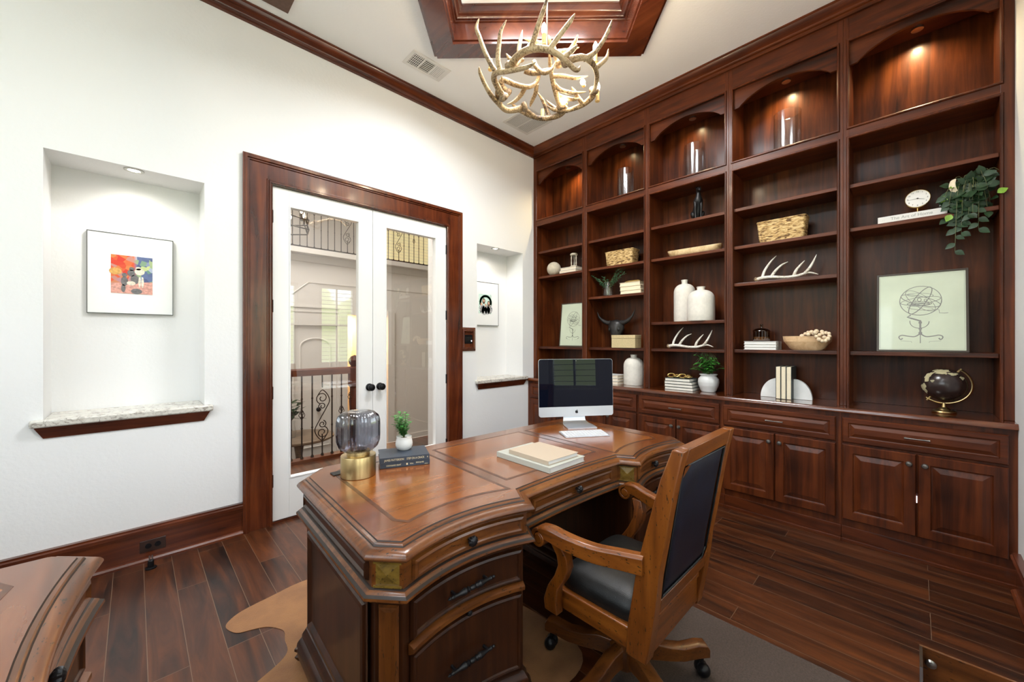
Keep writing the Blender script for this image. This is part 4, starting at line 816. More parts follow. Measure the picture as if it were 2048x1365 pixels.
    if AX1 > -.2: return t_
    # centre drawer
    def fmm(u, v, h): t = (u+.305)/.61; return (u, -.375+.012*4*t*(1-t)+.022-h, v)
    mb = MB(); mb.hf(fmm, -.262, .262, .658, .714, [(0, 0), (.003, .010), (.010, .012), (.015, .009), (.018, .006), (.02, .006)], None, 8); dr = B(mb, 'drawer', 'desk_wood_X', ang=30)
    mb = MB(); knob(mb, Matrix.Translation(fmm(0.01, .686, .004)) @ Matrix.Rotation(PI/2, 4, 'X')); mb.build('knob', 'dark_bronze', dr, False)
    mb = MB(); mb.box((-.378, .385, .12), (.378, .400, .608)); B(mb, 'modesty_panel', 'desk_dark_Z', smooth=False)
    mb = MB(); mb.box((-.62, -.01, -.0005), (-.58, .03, .003)); return t_
DL = (1.37, 1.363, 0); DRZ = math.radians(-2.2)
desk = make_desk('large carved executive desk with inlaid top, holding the computer and lamp', DL, DRZ, 'carved wooden desks')
SAG = .035; AX1 = -.10
left_arc = [(AX0+(AX1-AX0)*k/NA, arcY(k/NA)) for k in range(NA+1)]
mid_arc = [(-.050, -.400), (.050, -.400)]; right_arc = [(-x, y) for x, y in reversed(left_arc)]
OUT = [(-.915, -.372)]+left_arc+mid_arc+right_arc+[(.915, -.372), (.915, .335), (.800, .457), (-.800, .457), (-.915, .335)]
PEDL = [(-.915, -.372)]+left_arc+[(-.060, -.42), (-.060, .457), (-.800, .457), (-.915, .335)]
desk2 = make_desk('second carved desk, only its curved drawer corner in view at the lower left', (-.545, .689, 0), math.radians(88), 'carved wooden desks')
MD = WM[desk]
def on_desk(name, label, cat, x, y, rz, group=None, z=.7680): return thing(name, label, cat, (x, y, z), rz, group)

# power grommet
mb = MB(); mb.box((-.036, -.022, 0), (.036, .022, .003)); mb.box((.012, -.006, .003), (.024, .006, .005)); g = tag(mb.build('power_grommet', 'rubber', loc=(0.6208, 1.6758, .7680), world=False, bevel=.001), 'small dark cable grommet set in the desk top behind the lamp', 'grommet'); g.rotation_euler = (0, 0, DRZ)
# table lamp
t_ = on_desk('table_lamp', 'brass table lamp with ribbed smoked glass dome on the desk corner', 'lamp', .6645, 1.6007, 0)
mb = MB(); mb.lathe([(.001, 0), (.0675, 0), (.0685, .0015), (.0685, .082), (.0675, .084), (.045, .085), (.045, .101), (.044, .103), (.001, .103)], 64); mb.build('lamp_base', 'brushed_brass', t_, False)
pr = [(.040, .096), (.058, .104), (.074, .120), (.0815, .142), (.083, .165), (.083, .205), (.0825, .222), (.077, .243), (.062, .258), (.038, .265), (.012, .267), (.001, .267)]
mb = MB(); n = 36*4; P_ = []
for r_, z in pr: P_.append([(r_*(1+.040*math.cos(36*2*PI*k/n))*math.cos(2*PI*k/n), r_*(1+.040*math.cos(36*2*PI*k/n))*math.sin(2*PI*k/n), z) for k in range(n)])
mb.stack(P_, False, True); mb.build('glass_shade', 'smoke_glass', t_, False, ang=60)
mb = MB(); mb.lathe([(.030, .103), (.034, .108), (.020, .112), (.001, .112)], 24); mb.build('bulb_socket', 'screen_grey', t_, False)
# books + succulent on desk
def book(name, label, w, d, h, x, y, z, rz, cover, page='page_edge', group=None, spine='front', cat='book', ov=.0045, th=.0022):
    """lying hardback: w along local x, d along local y, spine on local -y unless spine='back'"""
    t_ = thing(name, label, cat, (x, y, z), rz, group)
    mb = MB(); mb.box((-w/2, -d/2, 0), (w/2, d/2, th)); mb.box((-w/2, -d/2, h-th), (w/2, d/2, h))
    if spine == 'front': mb.box((-w/2, -d/2, th), (w/2, -d/2+th, h-th)); pb = ((-w/2+ov, -d/2+th, th), (w/2-ov, d/2-ov, h-th))
    elif spine == 'back': mb.box((-w/2, d/2-th, th), (w/2, d/2, h-th)); pb = ((-w/2+ov, -d/2+ov, th), (w/2-ov, d/2-th, h-th))
    else: mb.box((-w/2, -d/2, th), (-w/2+th, d/2, h-th)); pb = ((-w/2+th, -d/2+ov, th), (w/2-ov, d/2-ov, h-th))
    mb.build('cover', cover, t_, False, smooth=False, bevel=.0006)
    mb = MB(); mb.box(*pb); mb.build('pages', page, t_, False, smooth=False)
    return t_
bang = math.radians(-23.5)
bc = (.8835, 1.6291)
b1 = book('book', 'lower of two navy hardbacks under the small plant, spine title upside down', .212, .155, .0225, bc[0]+.004, bc[1]+.002, .7680, bang, 'navy_cover', group='navy hardbacks on the desk')
b2 = book('book', 'upper of two navy hardbacks, white capitals on its spine, carrying the small plant', .212, .155, .0235, bc[0], bc[1], .7907, bang+.01, 'navy_cover', group='navy hardbacks on the desk')
MS = lambda x, z, s_=1, y=-.0782: Matrix.Translation((x, y, z)) @ Matrix.Rotation(PI/2, 4, 'X') @ Matrix.Scale(s_, 4)
text(b2, 'JAMES PATTERSON', .0125, 'text_gold', MS(-.046, .0118), sx=.78); text(b2, 'STEP ON A CRACK', .0125, 'text_gold', MS(.045, .0118), sx=.72); text(b2, '4', .010, 'text_gold', MS(.097, .0118))
RX = Matrix.Rotation(PI, 4, 'Z')
text(b1, 'JAMES GRIPPANDO', .0090, 'text_gold', MS(-.050, .0110) @ RX, sx=.8); text(b1, 'Falls', .0085, 'text_gold', MS(.026, .0110) @ RX); text(b1, 'darkness', .0110, 'text_gold', MS(.062, .0125) @ RX, sx=.9); text(b1, 'WHEN', .0050, 'text_gold', MS(.090, .0050) @ RX); mb = MB(); mb.box((.003, -.0784, .007), (.010, -.0774, .015)); mb.build('emblem', 'text_gold', b1, False, smooth=False)
t_ = thing('potted_plant', 'small leafy green plant in a round white pot on the two books', 'plant', (.9059, 1.6636, .8144))
mb = MB(); mb.lathe([(.001, 0), (.024, 0), (.033, .006), (.0385, .018), (.039, .030), (.036, .045), (.0335, .052), (.0345, .060), (.0325, .061), (.031, .054), (.001, .052)], 36); mb.build('pot', 'ceramic_white', t_, False)
mb = MB(); mb.lathe([(.031, .052), (.001, .054)], 16); mb.build('soil', 'soil', t_, False)
st = MB(); lf = MB(); rnd = random.Random(3)
for k in range(13):
    a = rnd.uniform(0, 2*PI); s_ = rnd.uniform(.015, .060); H_ = rnd.uniform(.055, .115) if k > 3 else rnd.uniform(.10, .125); pts = [(0, 0, .05), (s_*.4*math.cos(a), s_*.4*math.sin(a), .05+H_*.5), (s_*math.cos(a), s_*math.sin(a), .05+H_)]
    st.tube(pts, [.0013, .001, .0008], 5, 3)
    for j in range(9):
        t = .2+.8*j/8; p = (Vector(pts[0])*(1-t)**2+Vector(pts[1])*2*t*(1-t)+Vector(pts[2])*t*t); b0 = j*2.4+a
        for q in (0, PI): leaf(lf, p, (math.cos(b0+q), math.sin(b0+q), .45), (0, 0, 1), rnd.uniform(.018, .024), rnd.uniform(.013, .017), .2)
st.build('stems', 'stem', t_, False); lf.build('leaves', 'leaf_green', t_, False)
# notebooks
b3 = book('book', 'larger pale grey-green book lying on the desk under the tan one', .335, .245, .024, 1.3644, 1.2224, .7680, math.radians(-90.5), 'grey_cover', 'white_cover', spine='front', group='pale books on the desk')
b4 = book('book', 'smaller tan book lying on top of the pale grey-green one', .248, .205, .019, 1.3623, 1.2000, .7922, math.radians(-91.5), 'tan_cover', 'white_cover', spine='front', group='pale books on the desk')
# computer
un = Vector((RT.x*.496+FW.x*.09, RT.y*.496+FW.y*.09, 0)).normalized(); nn_ = Vector((un.y, -un.x, 0))   # facing camera side
ang = math.atan2(un.y, un.x); cpos = (2.090, 1.549)
t_ = thing('desktop_computer', 'silver all-in-one computer with a black screen at the far desk end', 'computer', (cpos[0], cpos[1], .7680), ang)
mb = MB(); hw = .2555; z0, z1 = .056, .432
def rrect(hw_, z0_, z1_, r, y, n=5):
    pts = []
    for cx_, cz_, a0 in ((hw_-r, z0_+r, -PI/2), (hw_-r, z1_-r, 0), (-hw_+r, z1_-r, PI/2), (-hw_+r, z0_+r, PI)):
        for k in range(n+1): a = a0+PI/2*k/n; pts.append((cx_+r*math.cos(a), y, cz_+r*math.sin(a)))
    return pts
mb.stack([rrect(hw, z0, z1, .016, -.004), rrect(hw, z0, z1, .016, .004), rrect(hw-.03, z0+.03, z1-.03, .03, .018), rrect(hw-.11, z0+.11, z1-.11, .06, .032)], True, True)
body = mb.build('casing', 'aluminium', t_, False, ang=40); body.rotation_euler.x = math.radians(-2.4)
mb = MB(); zs_ = z0+.064; q = rrect(hw-.0012, zs_, z1-.0012, .0155, -.0048)
q = [(x, y, z) if z > zs_+.05 else (math.copysign(hw-.0012, x), y, zs_) for x, y, z in q]; mb.stack([q, [(x, -.004, z) for x, y, z in q]]); mb.build('screen', 'glossy_screen', body, False, smooth=False)
mb = MB()
ap_ = [(0, .30), (.14, .38), (.30, .36), (.42, .26), (.34, .16), (.31, .02), (.38, -.12), (.47, -.18), (.36, -.42), (.22, -.52), (.10, -.49), (0, -.46), (-.10, -.49), (-.22, -.52), (-.38, -.38), (-.46, -.14), (-.46, .10), (-.36, .28), (-.22, .37), (-.10, .35)]
S_ = .022; cz_ = z0+.031
mb.add([(0, -.0045, cz_)]+[(x*S_, -.0045, cz_+y*S_) for x, y in ap_], [(0, i+1, (i+1) % len(ap_)+1) for i in range(len(ap_))][::1])
mb.add([(x*S_, -.0045, cz_+y*S_) for x, y in ((.0, .42), (.02, .56), (.14, .70), (.22, .72), (.20, .56), (.10, .44))], [(0, 1, 2, 3, 4, 5)])
mb.build('fruit_logo', 'logo_black', body, False, smooth=False)
mb = MB(); mb.lathe([(.0025, 0), (.001, .001)], 10, Matrix.Translation((0, -.0052, z1-.012)) @ Matrix.Rotation(PI/2, 4, 'X')); mb.build('camera_lens', 'steel', body, False)
mb = MB(); prof = [(.055, .075), (.052, .058), (.046, .030), (.040, .012), (.020, .004), (-.04, .0025), (-.112, .0)]
ws = [.075, .075, .076, .080, .088, .096, .096]
a = [(-w_, y, z+.003) for (y, z), w_ in zip(prof, ws)]; 
rings = []
for (y, z), w_ in zip(prof, ws): rings.append([(-w_, y, z), (w_, y, z), (w_, y+(.0045 if z > .02 else 0), z+(.0 if z > .02 else .0045)), (-w_, y+(.0045 if z > .02 else 0), z+(.0 if z > .02 else .0045))])
mb.stack(rings); mb.build('stand', 'aluminium', t_, False, ang=40)
# keyboard
kc = (1.911, 1.364); ka = math.atan2(1.326-1.471, 2.039-1.818)
t_ = thing('keyboard', 'slim white keyboard in front of the computer', 'keyboard', (kc[0], kc[1], .7680), ka)
mb = MB(); mb.stack([[(-.135, -.070, 0), (.135, -.070, 0), (.135, .060, 0), (-.135, .060, 0)], [(-.135, -.070, .003), (.135, -.070, .003), (.135, .060, .009), (-.135, .060, .009)]]); mb.build('base', 'aluminium', t_, False, smooth=False, bevel=.001)
for r_ in range(6):
    n = 13
    for c in range(n):
        if r_ == 0 and 3 < c < 8: continue
        x = -.128+.256*c/n; w_ = .256/n-.002; y = -.062+.0195*r_; zz = .003+.006*(y+.070)/.13
        if r_ == 0 and c == 3: w_ = .256/n*5-.002
        mb = MB(); mb.box((x, y, zz), (x+w_, y+.0165, zz+.0035)); mb.build('key', 'key_white', t_, False, smooth=False)

# ================================================================== OFFICE CHAIR
ccx = 1.37
t_ = thing('office_chair', 'wooden swivel armchair with dark leather back pushed to the desk', 'chair', (ccx, .78, 0))
C_ = lambda mb, nm, mt, par=None, **k: mb.build(nm, mt, par or t_, True, **k)
PR = [(.31, .582, .652), (.40, .566, .645), (.49, .552, .630), (.60, .540, .612), (.70, .522, .588), (.80, .506, .562), (.90, .488, .536), (1.00, .466, .500)]   # z, rear y, front y
for sg in (-1, 1):
    mb = MB(); rings = []
    for z, yr, yf in PR:
        wo = .230+.006*math.sin(PI*(z-.31)/.69); wi = wo-(.044 if z > .42 else .052); x0, x1 = sorted((ccx+sg*wo, ccx+sg*wi)); rings.append([(x0, yr, z), (x1, yr, z), (x1, yf, z), (x0, yf, z)])
    mb.stack(rings); C_(mb, 'back_post', 'chair_wood_Z', bevel=.004, ang=40)
def ypr(z, k):
    for i in range(len(PR)-1):
        if PR[i][0] <= z <= PR[i+1][0]: t = (z-PR[i][0])/(PR[i+1][0]-PR[i][0]); return PR[i][k]*(1-t)+PR[i+1][k]*t
mb = MB(); rings = []
for z in (.945, 1.0): rings.append([(ccx-.186, ypr(z, 1), z), (ccx+.186, ypr(z, 1), z), (ccx+.186, ypr(z, 2), z), (ccx-.186, ypr(z, 2), z)])
mb.stack(rings); C_(mb, 'top_rail', 'chair_wood_X', bevel=.003)
mb = MB(); rings = []
for z in (.465, .510): rings.append([(ccx-.186, ypr(z, 1)+.002, z), (ccx+.186, ypr(z, 1)+.002, z), (ccx+.186, ypr(z, 2)-.01, z), (ccx-.186, ypr(z, 2)-.01, z)])
mb.stack(rings); C_(mb, 'lower_back_rail', 'chair_wood_X', bevel=.003)
# leather back: shield shaped panel with cut corners, padded both sides
for nm, k, sgn in (('back_upholstery', 1, -1), ('front_upholstery', 2, 1)):
    mb = MB(); NU, NV = 14, 16; g = []
    for j in range(NV+1):
        for i in range(NU+1):
            u = -1+2*i/NU; z = .512+(.943-.512)*j/NV; hw_ = .184
            d_ = min(1-abs(u), min(j, NV-j)/NV*2.2); bul = .010*min(1, d_*5)**.5
            g.append((ccx+u*hw_, (ypr(z, k)+(.012 if k == 1 else -.012))+sgn*bul, z))
    mb.add(g, [(j*(NU+1)+i, j*(NU+1)+i+1, (j+1)*(NU+1)+i+1, (j+1)*(NU+1)+i)[::(1 if sgn < 0 else -1)] for j in range(NV) for i in range(NU)]); o_ = C_(mb, nm, 'leather_navy', ang=180)
    if k == 1:
        mb = MB(); mb.tube([(ccx+x, ypr(z, 1)+.006, z) for x, z in ((-.180, .515), (.150, .515), (.181, .545), (.181, .935), (-.150, .940), (-.180, .91), (-.180, .515))], .004, 6); mb.build('piping', 'leather_black', o_)
        mb = MB()
        for sx_ in (-1, 1):     # wooden corner gussets clipping two corners of the leather
            z_ = .512 if sx_ > 0 else .943; dz = .040 if sx_ > 0 else -.035; x_ = ccx+sx_*.187
            mb.add([(x_, ypr(z_, 1)-.001, z_), (x_-sx_*.045, ypr(z_, 1)-.001, z_), (x_, ypr(z_+dz, 1)-.001, z_+dz)], [(0, 1, 2) if sx_*dz < 0 else (0, 2, 1)])
        mb.build('corner_gusset', 'chair_wood_X', o_, smooth=False)
# seat
mb = MB()
for a, b_ in (((ccx-.226, .640, .325), (ccx-.196, .935, .395)), ((ccx+.196, .640, .325), (ccx+.226, .935, .395)), ((ccx-.226, .935, .325), (ccx+.226, .965, .395))): mb.box(a, b_)
C_(mb, 'seat_rail', 'chair_wood_Y', smooth=False, bevel=.004)
mb = MB(); mb.box((ccx-.19, .582, .322), (ccx+.19, .610, .435)); mb.box((ccx-.19, .576, .418), (ccx+.19, .61, .437)); C_(mb, 'rear_seat_rail', 'chair_wood_X', smooth=False, bevel=.004)
mb = MB(); NU = 16; rings = []
for r_, z in ((1.0, .390), (1.02, .410), (1.02, .432), (.97, .452), (.85, .468), (.6, .480), (.3, .486)):
    ring_ = []
    for k in range(40):
        a = 2*PI*k/40; ca, sa = math.cos(a), math.sin(a); e = .28; ring_.append((ccx+r_*.205*math.copysign(abs(ca)**e, ca), .785+r_*.165*math.copysign(abs(sa)**e, sa), z))
    rings.append(ring_)
mb.stack(rings); C_(mb, 'seat_cushion', 'leather_black', ang=60)
# arms
for sg in (-1, 1):
    mb = MB(); path = [(ccx+sg*.226, .585, .625), (ccx+sg*.240, .66, .618), (ccx+sg*.262, .75, .612), (ccx+sg*.285, .84, .622), (ccx+sg*.298, .90, .635), (ccx+sg*.302, .945, .632)]
    rings = []
    P_ = [Vector(p) for p in path]; Q = []
    for i in range(len(P_)-1):
        p0 = P_[max(i-1, 0)]; p1 = P_[i]; p2 = P_[i+1]; p3 = P_[min(i+2, len(P_)-1)]
        for k in range(4): t = k/4; Q.append(.5*((2*p1)+(p2-p0)*t+(2*p0-5*p1+4*p2-p3)*t*t+(3*p1-p0-3*p2+p3)*t**3))
    Q.append(P_[-1])
    for i, p in enumerate(Q):
        w_ = .022+.004*i/len(Q); h = .030-.008*i/len(Q)
        rings.append([(p.x-w_, p.y, p.z-h), (p.x+w_, p.y, p.z-h), (p.x+w_, p.y, p.z+h*.7), (p.x+w_*.6, p.y, p.z+h), (p.x-w_*.6, p.y, p.z+h), (p.x-w_, p.y, p.z+h*.7)])
    mb.stack(rings)
    # scroll end
    cx_, cy_, cz_ = ccx+sg*.302, .945, .610; sp_ = []
    n = 30
    for k in range(n+1): a = PI/2-2*PI*1.45*k/n; r_ = .038*(1-.62*k/n); sp_.append((cy_+r_*math.cos(a)*1.0, cz_+r_*math.sin(a)))
    for xo in (0,):
        rings = []
        for k, (y, z) in enumerate(sp_):
            dy, dz = y-cy_, z-cz_; L = math.hypot(dy, dz); th = .013*(1-.4*k/n); rings.append([(cx_-.026, y, z), (cx_+.026, y, z), (cx_+.026, y-dy/L*th, z-dz/L*th), (cx_-.026, y-dy/L*th, z-dz/L*th)])
        mb.stack(rings)
    mb.lathe([(.017, -.027), (.017, .027)], 20, Matrix.Translation((cx_, cy_, cz_)) @ Matrix.Rotation(PI/2, 4, 'Y'))
    arm = C_(mb, 'armrest', 'chair_wood_Y', ang=35, bevel=.002)
    mb = MB(); pp = [(.320, .935, .250), (.36, .938, .253), (.42, .922, .256), (.47, .888, .260), (.52, .866, .266), (.56, .866, .275), (.600, .882, .287)]; rings = []
    for z, y, x in pp:
        th = .030 if z < .4 else .023; rings.append([(ccx+sg*(x-.018), y-th, z), (ccx+sg*(x+.018), y-th, z), (ccx+sg*(x+.018), y+th, z), (ccx+sg*(x-.018), y+th, z)])
    mb.stack(rings); C_(mb, 'arm_support', 'chair_wood_Z', ang=40, bevel=.004)
# base: legs and hub in darker wood, painting in the shade below the seat
hx, hy = ccx, .785
mb = MB(); mb.lathe([(.03, .12), (.03, .18), (.022, .19), (.022, .30), (.06, .31), (.10, .325)], 20, Matrix.Translation((hx, hy, 0))); C_(mb, 'column', 'black_metal')
mb = MB(); mb.lathe([(.001, .075), (.055, .075), (.06, .085), (.06, .15), (.04, .165), (.001, .165)], 10, Matrix.Translation((hx, hy, 0))); C_(mb, 'hub', 'desk_wood_Z')
for k in range(5):
    a = math.radians(-39+72*k); d = Vector((math.cos(a), math.sin(a), 0)); s_ = Vector((-d.y, d.x, 0)); rings = []
    for r_, zc, h in ((.04, .125, .036), (.10, .125, .034), (.17, .108, .028), (.23, .100, .026), (.29, .108, .027), (.325, .106, .024), (.335, .098, .016)):
        p = Vector((hx, hy, zc))+d*r_; w_ = .024; rings.append([tuple(p-s_*w_-Vector((0, 0, h))), tuple(p+s_*w_-Vector((0, 0, h))), tuple(p+s_*w_+Vector((0, 0, h*.8))), tuple(p+s_*w_*.6+Vector((0, 0, h))), tuple(p-s_*w_*.6+Vector((0, 0, h))), tuple(p-s_*w_+Vector((0, 0, h*.8)))])
    mb = MB(); mb.stack(rings); leg = C_(mb, 'leg', 'desk_wood_X' if abs(d.x) > .7 else 'desk_wood_Y', ang=35, bevel=.002)
    c = Vector((hx, hy, 0))+d*.315; mb = MB(); mb.sphere((c.x+s_.x*.012, c.y+s_.y*.012, .0275), .0245, 16, 10, (1, 1, 1)); mb.sphere((c.x-s_.x*.012, c.y-s_.y*.012, .0275), .0245, 16, 10); mb.tube([(c.x, c.y, .03), (c.x, c.y, .09)], .006, 8); mb.build('caster', 'dark_bronze', leg)

# ================================================================== RUG AND CHAIR MAT
op = [(.301, 2.199), (.318, 2.245), (.380, 2.285), (.50, 2.31), (.66, 2.335), (.85, 2.30), (1.05, 2.26), (1.3, 2.28), (1.42, 2.2), (1.40, 1.9), (1.38, 1.5), (1.40, 1.2), (1.36, .98), (1.20, .93), (1.0, 1.0), (.8, 1.05), (.6, .98), (.42, .90), (.22, .88), (.15, .98), (.26, 1.12), (.30, 1.3), (.27, 1.5), (.20, 1.62), (.24, 1.72), (.341, 1.77), (.43, 1.815), (.468, 1.86), (.475, 1.93), (.487, 1.99), (.470, 2.035), (.435, 2.08), (.385, 2.105), (.33, 2.13)]
def smooth_poly(P, k=4):
    n = len(P); out = []
    for i in range(n):
        p0, p1, p2, p3 = [Vector(P[(i+j-1) % n]) for j in range(4)]
        for q in range(k): t = q/k; v_ = .5*((2*p1)+(p2-p0)*t+(2*p0-5*p1+4*p2-p3)*t*t+(3*p1-p0-3*p2+p3)*t**3); out.append((v_.x, v_.y))
    return out
mb = MB(); mb.prism(smooth_poly(op), .0005, .0025); tag(mb.build('cowhide_rug', 'cowhide', smooth=False, world=True, loc=None), 'tan and white cowhide rug lying on the floor under the desk', 'rug')
bpy.data.objects['cowhide_rug'].location.z = .0005
mb = MB(); mb.prism([(1.20, -.33), (1.99, -.33), (1.99, .88), (1.20, .88)], .0028, .0038); tag(mb.build('chair_mat', 'mat_fabric', smooth=False), 'grey-brown rectangular mat under the swivel chair', 'mat')
# unidentified wooden object at the lower right, built as an open box
t_ = thing('wooden_bin', 'dark wooden open box in the lower right corner of the photo', 'box', (1.55, -.19, 0))
mb = MB(); X0, X1, Y0, Y1, Z1 = 1.39, 1.60, -.36, -.008, .462
mb.box((X1-.008, Y0, 0), (X1, Y1, Z1)); mb.build('back_board', 'desk_wood_Y', t_, smooth=False)
mb = MB(); mb.add([(X0, Y1-.006, 0), (X1-.008, Y1-.006, 0), (X1-.008, Y1-.006, Z1), (X0+.10, Y1-.006, Z1-.0), (X0, Y1-.006, .25), (X0, Y1, 0), (X1-.008, Y1, 0), (X1-.008, Y1, Z1), (X0+.10, Y1, Z1-.0), (X0, Y1, .25)], [(0, 1, 2, 3, 4), (9, 8, 7, 6, 5), (0, 4, 9, 5), (4, 3, 8, 9), (3, 2, 7, 8)]); mb.build('side_board', 'desk_dark_Z', t_, smooth=False)
mb = MB(); mb.lathe([(.006, 0), (.012, .006), (.009, .012), (.001, .014)], 12, Matrix.Translation((X1-.008, -.030, .425)) @ Matrix.Rotation(-PI/2, 4, 'Y')); mb.build('stud', 'nickel', t_)

# ================================================================== ANTLER CHANDELIER
CH = Vector((1.724, 1.490, 0))
ch = thing('antler_chandelier', 'antler chandelier with glowing candle bulbs hanging from the wooden coffer', 'chandelier', (CH.x, CH.y, 2.60))
def AP(px, py, dep):      # photo-frame measurement -> room point (antlers measured against their own distance)
    return Vector((0, 0, 1.324))+FW*dep+RT*((px-1024)/780*dep)+Vector((0, 0, (681-py)/780*dep))
def antler(parent, beam, tines, mats='antler', burr=True, r0=.0205, local=False, name='antler'):
    mb = MB(); n = len(beam); rr = [r0*(1-.55*i/(n-1)) for i in range(n)]; rr[-1] = r0*.12; rr[0] = r0*1.05
    mb.tube(beam, rr, 10, 5)
    if burr: mb.mi = 1; d = (beam[1]-beam[0]).normalized(); mb.tube([beam[0]-d*.012, beam[0]-d*.004, beam[0]+d*.010, beam[0]+d*.022], [r0*1.0, r0*1.55, r0*1.5, r0*1.05], 12); mb.mi = 0
    for t in tines:
        m_ = len(t); mb.tube(t, [r0*.74*(1-.35*i/(m_-1)) if i < m_-1 else r0*.10 for i in range(m_)], 8, 5)
    return mb.build(name, [mats, 'antler_burr'], parent, world=not local, ang=60)
AN = [
 ([(1020,134,2.14),(1036,112,2.06),(1060,99,1.99),(1090,98,1.96),(1115,108,1.97),(1135,125,2.0),(1150,139,2.03),(1157,139,2.04),(1160,131,2.05)],
  [[(1060,102,1.99),(1066,85,1.97),(1076,52,1.94),(1087,20,1.91),(1096,-8,1.88)],[(1098,102,1.96),(1107,88,1.95),(1126,62,1.93),(1141,42,1.91),(1150,27,1.90)],[(1122,118,1.98),(1135,108,1.99),(1147,98,2.0),(1155,90,2.0)]], 1),
 ([(1008,196,2.36),(996,176,2.32),(988,158,2.26),(992,146,2.20),(1012,143,2.14),(1035,139,2.08),(1055,134,2.03),(1072,124,2.0)],
  [[(996,148,2.21),(985,134,2.20),(970,104,2.20),(959,74,2.19),(953,56,2.19),(958,37,2.18)],[(1001,143,2.17),(996,120,2.16),(998,90,2.15),(1002,62,2.14),(1013,40,2.13)],[(1012,140,2.14),(1030,132,2.16),(1045,110,2.20),(1060,84,2.24)]], 1),
 ([(1130,122,2.04),(1146,118,2.06),(1165,115,2.10),(1180,122,2.16),(1190,136,2.22),(1194,155,2.27),(1190,176,2.31),(1179,190,2.33)],
  [[(1168,118,2.11),(1188,106,2.14),(1206,82,2.14),(1218,58,2.13),(1224,40,2.12)],[(1190,137,2.23),(1200,129,2.24),(1213,116,2.23),(1217,98,2.22)]], 1),
 ([(1050,214,2.50),(1030,220,2.50),(1012,220,2.48),(998,208,2.44),(982,190,2.38),(968,165,2.32),(960,145,2.28),(958,134,2.26)],
  [[(1000,209,2.44),(1001,190,2.40),(1003,168,2.36),(1004,152,2.33)],[(997,205,2.44),(994,185,2.38),(996,165,2.30)]], 1),
 ([(1132,216,2.60),(1118,230,2.62),(1092,237,2.62),(1068,234,2.60),(1044,224,2.57),(1030,214,2.54),(1022,205,2.52)],
  [[(1100,236,2.62),(1094,222,2.62),(1085,200,2.60),(1074,184,2.58)],[(1070,234,2.60),(1055,222,2.57),(1045,212,2.55)]], 1),
 ([(1188,180,2.46),(1184,194,2.50),(1168,208,2.54),(1148,217,2.57),(1128,222,2.59),(1108,220,2.58),(1094,212,2.56)],
  [[(1166,208,2.54),(1156,195,2.52),(1148,182,2.50),(1143,174,2.49)],[(1118,222,2.59),(1104,212,2.60),(1092,200,2.60)]], 1),
 ([(1016,188,2.46),(1002,170,2.44),(1008,160,2.42),(1030,169,2.44),(1056,174,2.46),(1072,166,2.48),(1078,148,2.46),(1072,132,2.42)],
  [[(1050,175,2.46),(1042,190,2.50),(1030,202,2.52),(1014,209,2.52)],[(1073,168,2.48),(1071,186,2.52),(1063,204,2.56),(1060,214,2.58)]], 1),
 ([(1122,214,2.58),(1115,195,2.54),(1108,172,2.50),(1103,150,2.45),(1100,125,2.38),(1098,100,2.32)],
  [[(1106,152,2.45),(1125,152,2.44),(1150,156,2.42),(1176,152,2.38)],[(1110,170,2.50),(1122,180,2.50),(1146,186,2.48),(1172,184,2.44)],[(1116,192,2.54),(1130,196,2.54),(1148,199,2.52),(1160,197,2.50)]], 1),
 ([(1050,140,2.40),(1062,145,2.40),(1078,145,2.36),(1090,142,2.32),(1104,138,2.28),(1112,122,2.26)],
  [[(1068,124,2.3),(1074,136,2.28),(1088,146,2.27),(1102,140,2.27),(1110,130,2.27)]], 0),
 ([(1094,82,2.50),(1082,88,2.46),(1070,84,2.42),(1058,80,2.38),(1049,78,2.35)],
  [[(1044,122,2.36),(1038,102,2.36),(1041,80,2.35),(1045,60,2.34)],[(1024,122,2.34),(1018,116,2.34),(1012,107,2.33)]], 1),
 ([(1120,128,2.42),(1112,112,2.42),(1108,96,2.40),(1103,84,2.38)],
  [[(1116,104,2.42),(1130,102,2.40),(1142,100,2.38),(1158,95,2.36)],[(1124,120,2.38),(1140,100,2.34),(1150,84,2.30),(1156,69,2.28)],[(1132,112,2.3),(1145,102,2.3),(1154,94,2.3)]], 1)]
for beam, tines, bu in AN: antler(ch, [AP(*p) for p in beam], [[AP(*p) for p in t] for t in tines], burr=bool(bu))
mb = MB(); mb.tube([(CH.x, CH.y, 3.02), (CH.x, CH.y, 3.86)], .006, 10); mb.lathe([(.001, 3.83), (.06, 3.83), (.065, 3.858)], 24, Matrix.Translation((CH.x, CH.y, 0))); mb.build('rod', 'pewter', ch)
